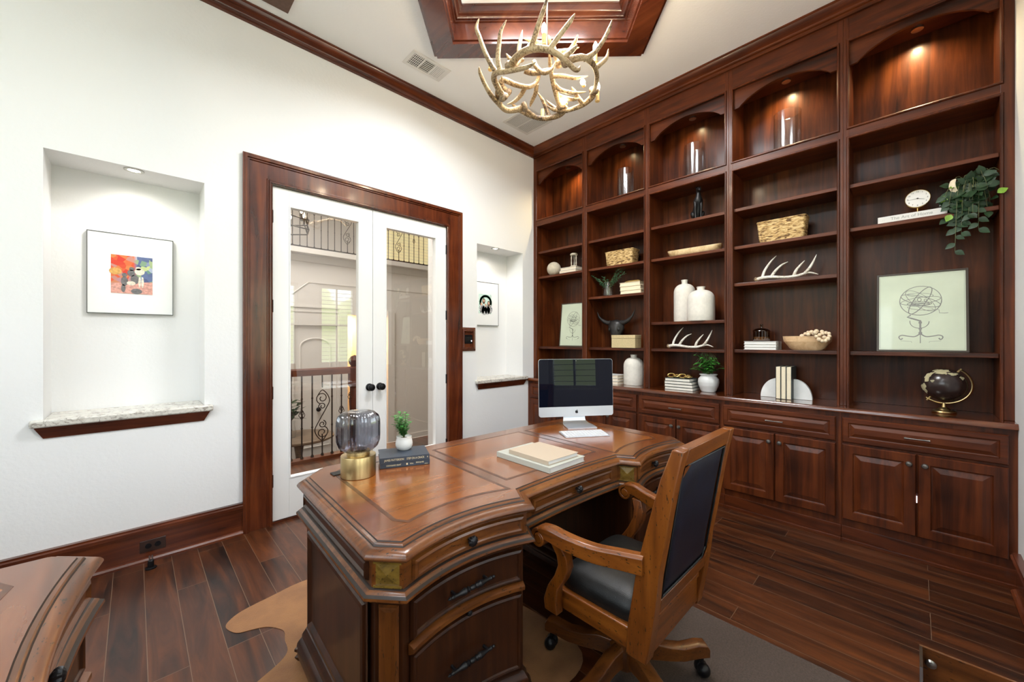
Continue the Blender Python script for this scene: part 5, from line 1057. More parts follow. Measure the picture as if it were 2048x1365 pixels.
for (px, py, dep, lit) in ((1088, 72, 2.16, 1), (1191, 108, 2.34, 1), (981, 122, 2.34, 0), (1166, 166, 2.42, 2), (1130, 203, 2.56, 2), (1195, 186, 2.50, 1), (1085, 222, 2.66, 0)):
    p = AP(px, py, dep); T_ = Matrix.Translation(p)
    if lit == 2:   # bulb pointing towards the room
        d = (-FW*.9-RT*.25+Vector((0, 0, -.3))).normalized(); T_ = T_ @ d.to_track_quat('Z', 'Y').to_matrix().to_4x4() @ Matrix.Translation((0, 0, -.05))
        mb = MB(); mb.lathe([(.013, 0), (.011, .012), (.011, .04)], 14, T_); mb.build('candle_sleeve', 'candle_sleeve', ch)
        z0 = .04
    else:
        mb = MB(); mb.lathe([(.014, -.055), (.016, -.050), (.0115, -.045), (.0115, .010)], 14, T_); mb.build('candle_sleeve', 'candle_sleeve', ch); z0 = .010
    if lit:
        mb = MB(); mb.lathe([(.006, z0), (.012, z0+.010), (.0155, z0+.024), (.0145, z0+.038), (.008, z0+.056), (.001, z0+.066)], 16, T_); mb.build('bulb', 'bulb_glow', ch)
        if lit == 2: continue
        l = bpy.data.lights.new('bulb_light', 'POINT'); l.energy = 5.0; l.color = (1, .80, .55); l.shadow_soft_size = .025
        lo = bpy.data.objects.new('bulb_light', l); COL.objects.link(lo); lo.location = T_ @ Vector((0, 0, z0+.085))

# ================================================================== THINGS ON THE SHELVES
def zsh(b, k): return SHELF[b][k]+.0004
def cyl_vase(label, y, z, r, h, x=3.60):
    t_ = thing('glass_cylinder', label, 'vase', (x, y, z), 0, 'clear glass cylinders on the top shelves')
    mb = MB(); mb.lathe([(.001, .001), (r, .001), (r, h), (r-.003, h), (r-.004, .008), (.001, .008)], 40); mb.build('glass_vessel', 'clear_glass', t_, False)
    mb = MB(); mb.tube([(r*math.cos(2*PI*k/40), r*math.sin(2*PI*k/40), h) for k in range(41)], .0018, 5); mb.build('rim', 'clear_glass', t_, False)
cyl_vase('clear glass cylinder on the second top shelf, smallest of the three', 2.045, ZM1+.0004, .080, .285, 3.58); cyl_vase('clear glass cylinder on the middle top shelf', 1.372, ZM1+.0004, .086, .300, 3.60); cyl_vase('clear glass cylinder on the fourth top shelf, largest and nearest', .683, ZM1+.0004, .088, .300, 3.60)
# bay 1
mb = MB(); mb.sphere((0, 0, .083), .083, 28, 18); o_ = mb.build('decorative_ball', 'sphere_stone', loc=(3.58, 2.985, zsh(0, 1)), world=False); tag(o_, 'round cream stone ball on the leftmost bookcase shelf', 'ball')
YX = -PI/2
def sbook(label, y, z, w, d, h, x=3.55, cover='white_cover', page='page_edge', group='stacked shelf books', rz=0, spine='back'):
    # lying book, pages towards the room; w along Y
    return book('book', label, w, d, h, x, y, z, YX+rz, cover, page, group, spine)
z = zsh(0, 1)
sbook('lower white book under the hourglass, leftmost bookcase', 2.718, z, .235, .17, .030, x=3.575); sbook('upper white book under the hourglass, leftmost bookcase', 2.712, z+.0305, .225, .16, .030, x=3.575)
t_ = thing('hourglass', 'small stone-coloured hourglass standing on two white books', 'hourglass', (3.585, 2.695, z+.061))
for nm, za, zb in (('lower_cap', 0, .022), ('upper_cap', .140, .162)):
    mb = MB(); mb.lathe([(.001, za), (.040, za), (.043, za+.006), (.040, zb-.005), (.034, zb), (.001, zb)], 24); mb.build(nm, 'sphere_stone', t_, False)
for k in range(3): a = 2*PI*k/3+.5; mb = MB(); mb.lathe([(.004, .022), (.007, .05), (.004, .08), (.007, .11), (.004, .140)], 8, Matrix.Translation((.031*math.cos(a), .031*math.sin(a), 0))); mb.build('post', 'sphere_stone', t_, False)
mb = MB(); mb.lathe([(.001, .023), (.018, .026), (.021, .042), (.014, .062), (.003, .081), (.014, .100), (.021, .120), (.018, .136), (.001, .139)], 20); mb.build('glass_bulbs', 'clear_glass', t_, False)
# framed armillary prints
def armillary(name, label, x, yc, z, w, h, tilt=.10, rz=0, fw=.012):
    t_ = thing(name, label, 'print', (x, yc, z), -PI/2+rz, 'framed armillary sphere prints'); M = Matrix.Rotation(-tilt, 4, 'X')
    mb = MB(); d = .022
    for a, b_ in (((-w/2, -d/2, 0), (-w/2+fw, d/2, h)), ((w/2-fw, -d/2, 0), (w/2, d/2, h)), ((-w/2+fw, -d/2, 0), (w/2-fw, d/2, fw)), ((-w/2+fw, -d/2, h-fw), (w/2-fw, d/2, h))): mb.box(a, b_, M)
    mb.build('frame', 'frame_bronze', t_, False, smooth=False, bevel=.001)
    mb = MB(); mb.box((-w/2+fw, -d/2+.003, fw), (w/2-fw, d/2-.002, h-fw), M); mb.build('print_sheet', 'print_paper', t_, False, smooth=False)
    mb = MB(); y = -d/2+.0022; s_ = min(w, h*.8)*.5
    def L(pts, th=.0035, cl=False, sm=0): 
        th *= s_*(1 if w > .38 else .65); mb.tube([(p[0]*s_*.95, y, h*.5+p[1]*s_*1.05) for p in pts], th, 4, sm, M)
    def E(cx_, cy_, rx, rz_, rot=0, th=.006, n=36, a0=0, a1=2*PI):
        c, s2 = math.cos(rot), math.sin(rot); L([(cx_+rx*math.cos(a)*c-rz_*math.sin(a)*s2, cy_+rx*math.cos(a)*s2+rz_*math.sin(a)*c) for a in [a0+(a1-a0)*k/n for k in range(n+1)]], th)
    bw = w/2/s_/.95-.09; bh = h/2/s_/1.05-.09
    L([(-bw, -bh), (bw, -bh), (bw, bh), (-bw, bh), (-bw, -bh)], .003)
    E(.0, .33, .48, .44, 0, .012); E(0, .33, .48, .13, -.35, .011); E(0, .33, .46, .10, .12, .009); E(0, .33, .14, .46, -.55, .013); E(0, .33, .44, .17, -.75, .008); E(-.02, .24, .28, .055, 0, .012); E(0, .22, .22, .035, 0, .016)
    E(-.02, .36, .045, .05, 0, .010, 16); E(.12, .34, .03, .035, 0, .009, 14); E(-.12, .33, .025, .03, 0, .008, 12); E(0, .50, .30, .06, -.1, .007); E(0, .10, .30, .05, -.15, .007)
    L([(.30, .04), (.42, .04), (.43, -.06), (.55, -.07), (.62, -.06)], .008); L([(-.22, -.10), (-.30, -.16), (-.20, -.20), (0, -.28)], .022); E(-.02, -.30, .22, .20, 0, .012, 20, PI*.95, PI*2.0)
    L([(0, -.26), (0, -.70)], .030); L([(0, -.30), (0, -.36)], .05); L([(0, -.50), (0, -.54)], .05); L([(0, -.62), (0, -.68)], .055); L([(0, -.70), (0, -.95)], .012)
    for sg in (-1, 1): L([(0, -.66), (sg*.12, -.75), (sg*.28, -.74), (sg*.42, -.71), (sg*.50, -.76), (sg*.46, -.84), (sg*.41, -.80)], .018, sm=4); L([(sg*.46, -.88), (sg*.2, -.90), (sg*.2, -.94)], .005)
    for k in range(22): xx = -bw*.5+bw*k/22; L([(xx, -bh-.035), (xx+.018, -bh-.035)], .006)
    mb.v = [tuple(M @ Vector((vx, y+(vy-y)*.02, vz))) for vx, vy, vz in [tuple(M.inverted() @ Vector(q)) for q in mb.v]]
    mb.build('engraving', 'grey_ink' if w > .38 else 'ink', t_, False, smooth=False); return t_
armillary('framed_print', 'smaller framed armillary sphere print on the leftmost bookcase', 3.645, 2.765, zsh(0, 2), .375, .515, .10, .02)
armillary('framed_print', 'large framed armillary sphere print on the rightmost bookcase', 3.575, -.022, zsh(4, 2), .405, .515, .10, .02)
# bay 2
def basket_thing(label, x, y, z, w, d, h):
    t_ = thing('woven_basket', label, 'basket', (x, y, z), -PI/2, 0 and '' or 'rectangular seagrass baskets'); mb = MB(); 
    def rr(w_, d_, z_, r=.02, n=3):
        pts = []
        for cx_, cy_, a0 in ((w_/2-r, -d_/2+r, -PI/2), (w_/2-r, d_/2-r, 0), (-w_/2+r, d_/2-r, PI/2), (-w_/2+r, -d_/2+r, PI)):
            for k in range(n+1): a = a0+PI/2*k/n; pts.append((cx_+r*math.cos(a), cy_+r*math.sin(a), z_))
        return pts
    rings = []; N_ = 12
    for k in range(N_*3+1):
        t = k/(N_*3); s_ = .90+.10*t; b_ = .003*abs(math.sin(PI*k/3)); rings.append(rr(w*s_+2*b_, d*s_+2*b_, h*t))
    rings += [rr(w*.93, d*.88, h), rr(w*.84, d*.78, .012)]
    mb.stack(rings, True, True); mb.build('basket_body', 'woven', t_, False, ang=80)
    mb = MB(); e = rr(w, d, h-.003, .02, 3); mb.tube(e+[e[0]], .006, 6); mb.build('rim', 'woven', t_, False)
basket_thing('long low seagrass basket on the second bookcase', 3.595, 2.092, zsh(1, 1), .315, .15, .150); basket_thing('larger seagrass basket on the fourth bookcase', 3.605, .715, zsh(3, 1), .315, .14, .170)
t_ = thing('leafy_stems', 'sage green leafy stems in a small clear glass vase', 'plant', (3.57, 2.242, zsh(1, 2)))
mb = MB(); mb.lathe([(.001, .001), (.056, .001), (.058, .01), (.046, .12), (.040, .145), (.037, .145), (.043, .118), (.054, .012), (.001, .010)], 32); mb.build('glass_vase', 'clear_glass', t_, False)
st = MB(); lf = MB(); rnd = random.Random(5)
for k in range(9):
    a = [PI*.5+.15, PI*.5-.2, -PI*.5+.1, -PI*.5-.15, PI*.5+.5, -PI*.5+.6, .4, 2.6, -PI*.5][k]; s_ = [.20, .16, .17, .19, .12, .10, .08, .07, .13][k]; H_ = [.24, .20, .26, .22, .19, .21, .18, .2, .27][k]
    e = Vector((s_*.35*math.cos(a), s_*math.sin(a), H_)); m_ = Vector((e.x*.3, e.y*.3, H_*.62)); st.tube([(0, 0, .01), tuple(m_), tuple(e)], [.0022, .002, .0012], 5, 4)
    for j in range(15):
        t = .42+.58*j/14; p = Vector((0, 0, .01))*(1-t)**2+m_*2*t*(1-t)+e*t*t
        for q in range(3): aa = rnd.uniform(0, 2*PI); leaf(lf, p, (math.cos(aa), math.sin(aa), rnd.uniform(-.2, .8)), (0, 0, 1), rnd.uniform(.020, .032), rnd.uniform(.012, .019), .2, 3)
st.build('stems', 'stem', t_, False); lf.build('leaves', 'leaf_sage', t_, False)
z = zsh(1, 2); 
for k, (w_, h) in enumerate(((.225, .034), (.225, .040), (.222, .038))): sbook(['bottom', 'middle', 'top'][k]+' cream book of the three-book stack right of the leafy stems', 1.945+.004*k, z, w_, .16, h, x=3.575, cover='cream_page', page='cream_page'); z += h+.0005
mb = MB(); mb.tube([(.04*math.cos(a)*(1+.4*math.sin(3*a)), .085*math.sin(a), .009+.004*math.sin(2*a)) for a in [2*PI*k/30 for k in range(31)]], .0085, 8); o_ = tag(mb.build('gold_loop', 'gold', world=False, loc=(3.56, 1.955, z)), 'gold loop ornament on the cream book stack', 'ornament')
# bull skull
t_ = thing('bull_skull', 'dark horned bull skull ornament leaning on the bookcase back', 'ornament', (3.655, 2.195, zsh(1, 3)))
mb = MB(); rings = []
for z_, hw_, dp, yo in ((.0, .030, .02, 0), (.03, .040, .03, 0), (.08, .046, .045, 0), (.13, .058, .055, 0), (.175, .078, .06, 0), (.205, .092, .058, 0), (.235, .088, .055, 0), (.265, .075, .05, 0), (.285, .045, .035, 0), (.292, .015, .015, 0)):
    ring_ = []
    for k in range(24):
        a = 2*PI*k/24; x = dp*math.cos(a)*(1 if math.cos(a) > 0 else 1.15); y = hw_*math.sin(a)
        if .17 < z_ < .22 and abs(abs(math.sin(a))-.8) < .22 and math.cos(a) < 0: x *= .55
        ring_.append((x, y, z_))
    rings.append(ring_)
mb.stack(rings); mb.build('skull', 'skull_dark', t_, False, ang=60)
for sg in (-1, 1):
    mb = MB(); mb.tube([(-.005, sg*.06, .262), (-.01, sg*.10, .262), (-.015, sg*.15, .285), (-.02, sg*.195, .325), (-.02, sg*.222, .385)], [.026, .024, .019, .012, .002], 12, 5); mb.build('horn', 'skull_dark', t_, False)
    mb = MB(); mb.sphere((-.048, sg*.052, .19), .017, 12, 8, (.5, 1, 1.2)); mb.build('eye_socket', 'frame_black', t_, False)
t_ = thing('keepsake_box', 'straw-coloured textured lidded box in front of the bull skull', 'box', (3.545, 2.018, zsh(1, 3)))
mb = MB(); mb.box((-.060, -.130, 0), (.060, .130, .092)); mb.build('box_body', 'seed_box', t_, False, smooth=False, bevel=.002)
mb = MB(); mb.box((-.061, -.131, .0935), (.061, .131, .128)); mb.build('lid', 'seed_box', t_, False, smooth=False, bevel=.002)
def bottle(label, x, y, z, R, H, rn, mt='stone_white', name='ceramic_bottle', sh=.62, group='white ceramic bottles'):
    pr = [(.001, 0), (R*.97, 0), (R, H*.02), (R*1.0, H*.3), (R, H*sh)]
    for k in range(1, 9): a = PI/2*k/8; pr.append((rn+(R-rn)*math.cos(a), H*sh+(H*(.90-sh))*math.sin(a)))
    pr += [(rn*.95, H*.93), (rn*1.0, H*.975), (rn*1.1, H*.985), (rn*1.1, H), (rn*.8, H), (rn*.7, H*.93), (.001, H*.92)]
    q = []
    for (r_, zz), (r2, z2) in zip(pr[:-1], pr[1:]): q.append((r_, zz))
    q.append(pr[-1]); mb = MB(); mb.lathe(q, 40); return tag(mb.build(name, mt, world=False, loc=(x, y, z), ang=40), label, 'vase', group)
bottle('white ceramic bottle on the ledge, second bookcase, right of the computer', 3.60, 1.965, ZT+.0004, .098, .300, .030)
z = ZT+.0004
for k in range(3): sbook(['bottom', 'middle', 'top'][k]+' white book of the stack partly hidden behind the computer', 2.20, z, .235, .17, .030, x=3.58); z += .0305
# bay 3
def seated_dog(x, y, z):
    t_ = thing('dog_figurine', 'black seated greyhound figurine on the middle bookcase', 'figurine', (x, y, z), math.radians(-150))
    mb = MB()      # faces +X locally
    mb.tube([(-.045, 0, .035), (-.035, 0, .075), (-.012, 0, .125), (.012, 0, .170), (.022, 0, .205), (.026, 0, .230), (.034, 0, .248)], [.036, .040, .033, .036, .022, .017, .020], 14, 5)
    mb.tube([(.022, 0, .252), (.050, 0, .254), (.075, 0, .243), (.092, 0, .236)], [.019, .021, .013, .008], 12, 4)
    for sg in (-1, 1):
        mb.tube([(.010, sg*.022, .165), (.022, sg*.024, .115), (.020, sg*.022, .06), (.024, sg*.022, .012), (.040, sg*.022, .006)], [.017, .012, .0085, .008, .006], 9, 4)
        mb.tube([(-.045, sg*.026, .055), (-.012, sg*.038, .060), (-.002, sg*.036, .035), (-.028, sg*.036, .014), (.012, sg*.036, .007)], [.028, .022, .014, .010, .007], 9, 4)
        mb.tube([(.026, sg*.012, .266), (.016, sg*.017, .282), (.006, sg*.018, .276)], [.006, .007, .002], 6, 3)
    mb.tube([(-.070, 0, .02), (-.10, .02, .008), (-.09, .05, .006)], [.010, .007, .003], 8, 4)
    mb.build('dog_body', 'dark_bronze', t_, False, ang=80)
seated_dog(3.575, 1.335, zsh(2, 0))
t_ = thing('wooden_tray', 'long shallow pale wooden dough tray on the middle bookcase', 'tray', (3.60, 1.375, zsh(2, 1)), -PI/2+.03)
mb = MB(); rings = []
for s_, z_ in ((.80, 0), (.93, .02), (1.0, .045), (1.0, .055), (.94, .055), (.80, .02), (.5, .012)):
    rings.append([(s_*.232*math.copysign(abs(math.cos(a))**.55, math.cos(a)), s_*.085*math.copysign(abs(math.sin(a))**.8, math.sin(a)), z_+.012*abs(math.cos(a))**3*(z_ > .03)) for a in [2*PI*k/48 for k in range(48)]])
mb.stack(rings); mb.build('tray_body', 'tray_wood', t_, False, ang=70)
bottle('taller white ceramic bottle at the back left of the pair', 3.655, 1.484, zsh(2, 2), .092, .388, .026, sh=.70); bottle('shorter, wider white ceramic bottle of the pair', 3.575, 1.310, zsh(2, 2), .112, .300, .032, sh=.62)
def shed_antler(label, x, yl, yr, z, s_=1.0):
    # lies along Y, burr at the left (high y) end
    t_ = thing('shed_antler', label, 'antler', (x, (yl+yr)/2, z), 0, 'white shed antlers on the shelves'); W_ = (yl-yr)/2; V = Vector
    beam = [V((0, W_, .022)), V((-.01, W_*.80, .030)), V((-.02, W_*.45, .030)), V((-.02, 0, .018)), V((-.015, -W_*.4, .020)), V((0, -W_*.75, .038)), V((.01, -W_*1.05, .020))]
    t1 = [V((-.01, W_*.78, .03)), V((-.005, W_*.70, .085)), V((.0, W_*.50, .150)), V((.01, W_*.30, .195))]
    t2 = [V((-.02, W_*.45, .03)), V((-.02, W_*.30, .075)), V((-.01, W_*.10, .115)), V((0, -W_*.10, .135))]
    t3 = [V((-.015, -W_*.30, .02)), V((-.02, -W_*.38, .06)), V((-.01, -W_*.52, .10)), V((0, -W_*.64, .130))]
    t4 = [V((0, -W_*.62, .03)), V((-.01, -W_*.80, .07)), V((0, -W_*.92, .12)), V((.01, -W_*1.0, .165))]
    mb = MB(); mb.tube(beam, [.015, .013, .012, .0105, .010, .008, .002], 10, 5)
    for t in (t1, t2, t3, t4): mb.tube(t, [.011, .0095, .0065, .0015], 8, 5)
    mb.mi = 1; mb.tube([beam[0]+V((0, .012, -.003)), beam[0]+V((0, .004, 0)), beam[0]-V((0, .012, 0))], [.014, .021, .016], 12)
    mb.build('antler_body', ['antler_white', 'antler_burr'], t_, False, ang=70)
shed_antler('white antler on the middle bookcase above the fern', 3.56, 1.590, 1.215, zsh(2, 3)); shed_antler('white antler on the fourth bookcase below the basket', 3.56, .880, .500, zsh(3, 2))
z = ZT+.0004
for k in range(4): sbook(['bottom', 'second lowest', 'third lowest', 'top'][k]+' white book of the four-book stack beside the fern', [1.468, 1.472, 1.474, 1.480][k], z, [.255, .250, .248, .225][k], .17, .0255, x=3.565, cover='dark_cover', page='paper'); z += .026
mb = MB()
for k in range(4):
    c = Vector((0, .075-.05*k, .018)); ring_ = []
    for j in range(17):
        a = 2*PI*j/16; v_ = Vector((.022*math.sin(a)*(1 if k % 2 else .5), .034*math.cos(a), .018*math.sin(a)*(.4 if k % 2 else .9))); ring_.append(tuple(c+v_))
    mb.tube(ring_, .0075, 8)
tag(mb.build('chain_ornament', 'gold', world=False, loc=(3.55, 1.485, z)), 'chunky bronze chain link ornament on the four-book stack', 'ornament')
t_ = thing('potted_fern', 'bright green fern in a white ribbed pot on the ledge', 'plant', (3.565, 1.243, ZT+.0004))
mb = MB(); pr = [(.001, 0), (.052, 0), (.058, .006), (.078, .055), (.083, .085), (.080, .110), (.064, .130), (.060, .138), (.072, .150), (.068, .154), (.056, .140), (.001, .138)]
q = []
for (ra, za), (rb_, zb) in zip(pr[:-1], pr[1:]):
    m_ = 4
    for k in range(m_): t = k/m_; q.append((ra+(rb_-ra)*t+(.0012 if (k % 2 and za < .12) else 0), za+(zb-za)*t))
q.append(pr[-1]); mb.lathe(q, 40); mb.build('pot', 'ceramic_ribbed', t_, False, ang=50)
st = MB(); lf = MB(); rnd = random.Random(11)
for k in range(46):
    a = rnd.uniform(0, 2*PI); R_ = rnd.uniform(.08, .20); up = rnd.uniform(.10, .21) if R_ < .15 else rnd.uniform(.05, .16)
    sx_ = .55
    if a and math.cos(a) > .3: R_ *= .6
    e = Vector((R_*sx_*math.cos(a)-.02, R_*.86*math.sin(a)+.0, .14+up*rnd.uniform(.5, 1))); m_ = Vector((e.x*.45, e.y*.45, .14+up)); st.tube([(0, 0, .135), tuple(m_), tuple(e)], [.0015, .0012, .0006], 4, 4)
    for j in range(16):
        t = .22+.78*j/15; p = Vector((0, 0, .135))*(1-t)**2+m_*2*t*(1-t)+e*t*t; dr_ = ((m_-Vector((0, 0, .135)))*(1-t)+(e-m_)*t).normalized(); sd = dr_.cross(Vector((0, 0, 1))).normalized()
        for q_ in (-1, 1):
            L_ = (.030*(1-t)+.010); leaf(lf, p, sd*q_+dr_*.5+Vector((0, 0, rnd.uniform(-.3, .3))), (0, 0, 1), L_, .011, .25, 3); leaf(lf, p+sd*q_*L_*.5, sd*q_+dr_*1.2, (0, 0, 1), L_*.5, .010, .25, 2)
st.build('stems', 'stem', t_, False); lf.build('fronds', 'leaf_fern', t_, False)
# bay 4
z = zsh(3, 3)
for k in range(3): sbook(['bottom', 'middle', 'top'][k]+' white book of the stack under the amber cloche', .848, z, .222, .16, .0215, x=3.60, cover='white_cover', page='white_cover'); z += .022
t_ = thing('glass_cloche', 'small amber glass candle jar with domed lid on three white books', 'jar', (3.605, .856, z))
mb = MB(); n = 96; P_ = [[(r_*(1+.02*math.cos(24*2*PI*k/n))*math.cos(2*PI*k/n), r_*(1+.02*math.cos(24*2*PI*k/n))*math.sin(2*PI*k/n), zz) for k in range(n)] for r_, zz in ((.054, .003), (.057, .010), (.057, .075), (.060, .080))]; mb.stack(P_, True, False); mb.build('jar', 'amber_glass', t_, False)
mb = MB(); mb.lathe([(.001, .006), (.052, .006), (.052, .035), (.001, .035)], 24); mb.build('candle_wax', 'wax', t_, False)
mb = MB(); mb.lathe([(.062, .081), (.060, .086), (.045, .098), (.020, .106), (.006, .108), (.005, .116), (.010, .122), (.011, .129), (.007, .136), (.001, .138)], 32); mb.build('lid', 'amber_glass', t_, False)
t_ = thing('wooden_bowl', 'pale carved wooden bowl holding a string of wooden beads', 'bowl', (3.575, .557, zsh(3, 3)), -PI/2)
mb = MB(); rings = []
for rx_, ry_, z_ in ((.085, .05, 0), (.105, .062, .012), (.128, .078, .045), (.140, .085, .062), (.143, .086, .064), (.150, .088, .104), (.144, .082, .104), (.132, .074, .06), (.09, .05, .02)):
    rings.append([(rx_*math.copysign(abs(math.cos(a))**.85, math.cos(a)), ry_*math.sin(a), z_) for a in [2*PI*k/48 for k in range(48)]])
mb.stack(rings); mb.build('bowl_body', 'light_wood', t_, False, ang=25)
bt = thing('bead_garland', 'string of round wooden beads draped over the wooden bowl', 'beads', (3.52, .49, zsh(3, 3)+.05))
rnd = random.Random(2)
path = [(-.02, .085, .055), (-.012, .066, .070), (-.02, .048, .080), (-.03, .028, .082), (-.045, .012, .070), (-.06, -.004, .050), (-.066, -.020, .030), (-.066, -.038, .018), (-.060, -.054, .020), (-.052, -.066, .034), (-.045, -.074, .052), (-.03, -.070, .070), (-.015, -.052, .074), (-.035, -.035, .070), (-.048, -.020, .062), (-.055, .004, .078), (-.04, .045, .066), (-.055, -.048, .045), (-.03, .0, .088), (-.02, -.03, .085)]
for k, p in enumerate(path):
    mb = MB(); mb.sphere(p, .0125+.002*(k % 3 == 0), 14, 9); mb.build('bead', 'bead', bt, False)
def bookend(label, y0, y1, right):
    mb = MB(); R_ = .150; n = 16; th = .035; pts = [(0, 0)]
    for k in range(n+1): a = PI/2*k/n; pts.append((R_*.76*math.cos(a), R_*math.sin(a)))
    sg = -1 if right else 1
    mb.stack([[(x, sg*y, z_) for y, z_ in pts] for x in (-th/2, th/2)]); return tag(mb.build('bookend', 'marble', world=False, loc=(3.595, (y0), ZT+.0004), bevel=.002, ang=30), label, 'bookend', 'marble bookends')
bookend('white marble quarter-round bookend left of the upright books', .742, 0, False); bookend('white marble quarter-round bookend right of the upright books', .640, 0, True)
for k in range(3):
    t_ = thing('book', ['leftmost', 'middle', 'rightmost'][k]+' of three upright cream books between the marble bookends', 'book', (3.59, .7225-.0335*k, ZT+.0004), 0, 'upright books between the bookends'); 
    mb = MB(); mb.box((-.088, -.016, 0), (.085, -.0138, .246)); mb.box((-.088, .0138, 0), (.085, .016, .246)); mb.box((.085, -.016, 0), (.088, .016, .246)); mb.build('cover', 'dark_cover', t_, False, smooth=False)
    mb = MB(); mb.box((-.084, -.0137, .003), (.084, .0137, .243)); mb.build('pages', 'cream_page', t_, False, smooth=False)
# bay 5
zb5 = zsh(4, 1)
bk5 = book('book', 'large white book with grey spine title lying under the clock', .305, .20, .040, 3.598, .018, zb5, -PI/2, 'white_cover', 'paper', 'coffee table books', 'front')
text(bk5, 'The Art of Home', .026, 'text_grey', Matrix.Translation((.0, -.1005, .020)) @ Matrix.Rotation(PI/2, 4, 'X'), sx=1.0); text(bk5, ': :', .014, 'text_grey', Matrix.Translation((-.125, -.1005, .018)) @ Matrix.Rotation(PI/2, 4, 'X'))
t_ = thing('desk_clock', 'round white clock on a gold stem standing on the white book', 'clock', (3.60, -.010, zb5+.0405), -PI/2)
mb = MB(); mb.lathe([(.001, 0), (.034, 0), (.034, .004), (.006, .007), (.004, .010), (.004, .050)], 28); mb.build('stand', 'gold', t_, False)
MC = Matrix.Translation((0, 0, .103)) @ Matrix.Rotation(math.radians(84), 4, 'X')
mb = MB(); mb.lathe([(.001, -.012), (.050, -.012), (.059, -.006), (.060, .008), (.0565, .011), (.0550, .008)], 48, MC, cap=False); mb.build('clock_case', 'gold', t_, False)
mb = MB(); mb.lathe([(.0555, .004), (.0555, .007), (.001, .007)], 48, MC); fc = mb.build('clock_face', 'ceramic_white', t_, False, ang=20)
for k in range(12):
    a = PI/2-2*PI*(k+1)/12; text(fc, str(k+1), .0125, 'ink', MC @ Matrix.Translation((.044*math.cos(a), .044*math.sin(a), .0076)), 'numeral', .0002)
mb = MB()
for a, L_, w_ in ((math.radians(185), .046, .0010), (math.radians(-20), .033, .0014)):
    d = Vector((math.cos(a), math.sin(a), 0)); s2 = Vector((-d.y, d.x, 0)); mb.add([tuple(-d*.006-s2*w_+Vector((0, 0, .0085))), tuple(d*L_-s2*w_*.5+Vector((0, 0, .0085))), tuple(d*L_+s2*w_*.5+Vector((0, 0, .0085))), tuple(-d*.006+s2*w_+Vector((0, 0, .0085)))], [(0, 1, 2, 3)], MC)
mb.lathe([(.004, .008), (.004, .010), (.001, .010)], 12, MC); mb.build('clock_hands', 'ink', fc, False, smooth=False)
# trailing plant
t_ = thing('trailing_plant', 'dark green trailing plant spilling from a woven pot on the rightmost bookcase', 'plant', (3.60, -.232, zb5))
mb = MB(); mb.lathe([(.001, 0), (.050, 0), (.062, .02), (.070, .12), (.066, .125), (.058, .11), (.001, .11)], 28); mb.build('pot', 'page_edge', t_, False)
mb = MB(); mb.tube([(-.10, .075, .19), (-.115, .080, .15), (-.105, .062, .10), (-.10, .055, .06)], [.016, .018, .014, .006], 10, 4, flat=.4); mb.build('ribbon', 'cream_page', t_, False)
st = MB(); lf = MB(); ll = MB(); rnd = random.Random(21)
for k in range(34):      # short vines: each ends in a fan of broad leaves
    a = rnd.uniform(PI*.5, PI*1.5); R_ = rnd.uniform(.05, .15); e = Vector((R_*.55*math.cos(a)-.06, .125*math.sin(a)*rnd.uniform(.3, 1)+.008, rnd.uniform(-.07, .205)))
    base = Vector((-.01, rnd.uniform(-.02, .02), .12)); m_ = Vector((e.x*.7-.03, e.y*.6, max(.15, e.z*.5+.13))); st.tube([tuple(base), tuple(m_), tuple(e)], [.0018, .0014, .001], 5, 4)
    for j in range(4):
        t = .55+.45*j/3; p = base*(1-t)**2+m_*2*t*(1-t)+e*t*t
        d = Vector((rnd.uniform(-.6, .1), rnd.uniform(-1, 1), rnd.uniform(-1, .6))); tgt = ll if rnd.random() < .06 else lf
        if p.y < -.07: d.y = abs(d.y)*.4
        leaf(tgt, p, d, (-1, rnd.uniform(-.3, .3), rnd.uniform(0, .5)), rnd.uniform(.046, .062), rnd.uniform(.034, .042), .12, 5)
for e in ([-.125, .070, -.235], [-.12, .045, -.13], [-.12, .095, .02], [-.12, .11, .09], [-.12, -.02, -.12]):
    e = Vector(e); base = Vector((-.02, .02, .12)); m_ = Vector((-.13, e.y*.8, .14)); st.tube([tuple(base), tuple(m_), tuple(e)], [.0018, .0014, .001], 5, 6)
    for j in range(9):
        t = .5+.5*j/8; p = base*(1-t)**2+m_*2*t*(1-t)+e*t*t; sg = 1 if j % 2 else -1
        leaf(lf, p, (-.15, sg*.8, -.55), (-1, 0, .25), rnd.uniform(.040, .052), rnd.uniform(.030, .037), .12, 5)
for p, d in (((-.15, -.085, .06), (0, -.4, .2)), ((-.12, .10, .10), (0, .6, -.8)), ((-.14, .085, -.02), (0, .5, -.9))): leaf(ll, p, d, (-1, 0, .2), .042, .036, .1, 5)
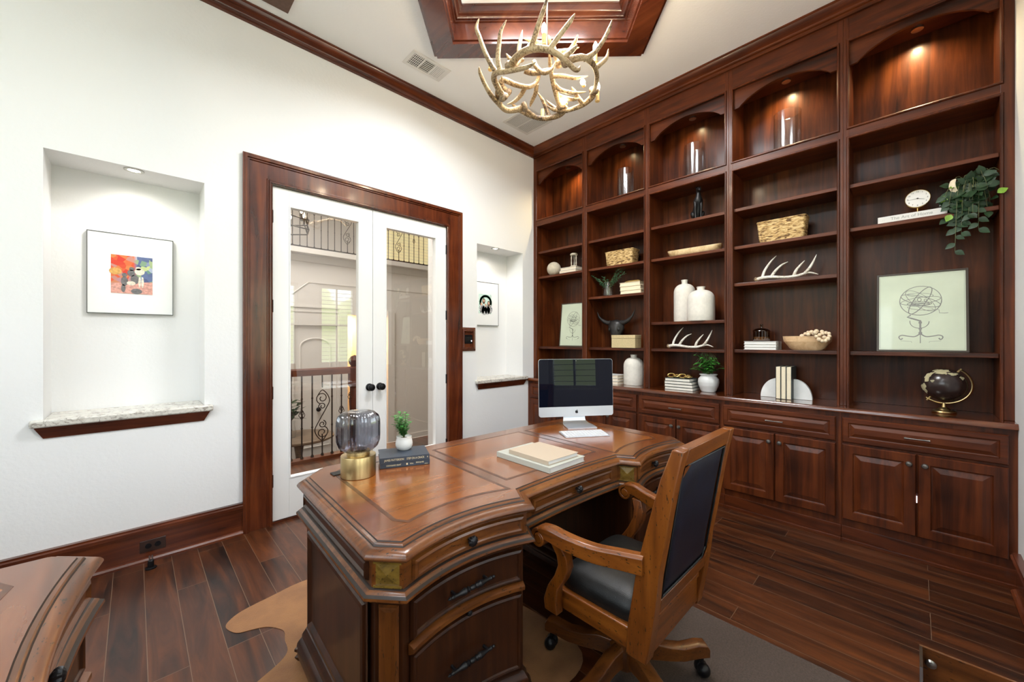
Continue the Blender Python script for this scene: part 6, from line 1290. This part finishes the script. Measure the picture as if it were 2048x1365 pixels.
st.build('stems', 'stem', t_, False); lf.build('leaves', 'leaf_dark', t_, False); ll.build('young_leaves', 'leaf_lime', t_, False)
# globe
t_ = thing('desk_globe', 'small dark globe on a gold stand on the ledge, far right', 'globe', (3.575, -.122, ZT+.0004), -PI/2)
mb = MB(); mb.lathe([(.001, 0), (.052, 0), (.055, .005), (.050, .012), (.030, .018), (.024, .026), (.012, .034), (.008, .060), (.001, .062)], 32); mb.build('stand', 'brushed_brass', t_, False)
gc = Vector((0, 0, .172)); Rg = .098; tilt = math.radians(38)
mb = MB(); mb.tube([(Rg*1.18*math.sin(a), 0, .172+Rg*1.18*math.cos(a)) for a in [math.radians(32+ (190)*k/28) for k in range(29)]], .0065, 8, flat=.6); mb.build('meridian_arm', 'brushed_brass', t_, False)
mb = MB(); ax = Vector((math.sin(math.radians(35)), 0, math.cos(math.radians(35)))); mb.tube([tuple(gc+ax*Rg*.98), tuple(gc+ax*Rg*1.25)], .005, 8); mb.tube([tuple(gc-ax*Rg*.98), tuple(gc-ax*Rg*1.28)], .005, 8); mb.build('axis_pin', 'brushed_brass', t_, False)
mb = MB(); mb.sphere(tuple(gc), Rg, 40, 26); gl = mb.build('globe_ball', 'globe_sea', t_, False)
mb = MB(); rnd = random.Random(4)
def land(cl, ct, rl, rt_, n=22):
    pts = []
    for k in range(n):
        a = 2*PI*k/n; w_ = 1+.22*math.sin(3*a+cl)+.16*math.sin(7*a+ct*3)+rnd.uniform(-.10, .10); pts.append((cl+rl*w_*math.cos(a), ct+rt_*w_*math.sin(a)))
    def P3(lo, la, r=Rg*1.004): return tuple(gc+Vector((math.cos(la)*math.sin(lo), -math.cos(la)*math.cos(lo), math.sin(la)))*r)
    rings = [[P3(cl+(x-cl)*s_, ct+(y-ct)*s_) for x, y in pts] for s_ in (1, .66, .33, .02)]; mb.stack(rings, False, True)
land(-.35, 1.05, .9, .24); land(.55, .80, .35, .10); land(-.95, .55, .25, .35); land(-1.15, -.25, .28, .30); land(-.55, .25, .10, .08); land(1.0, .5, .2, .1)
mb.build('continents', 'globe_land', gl, False)
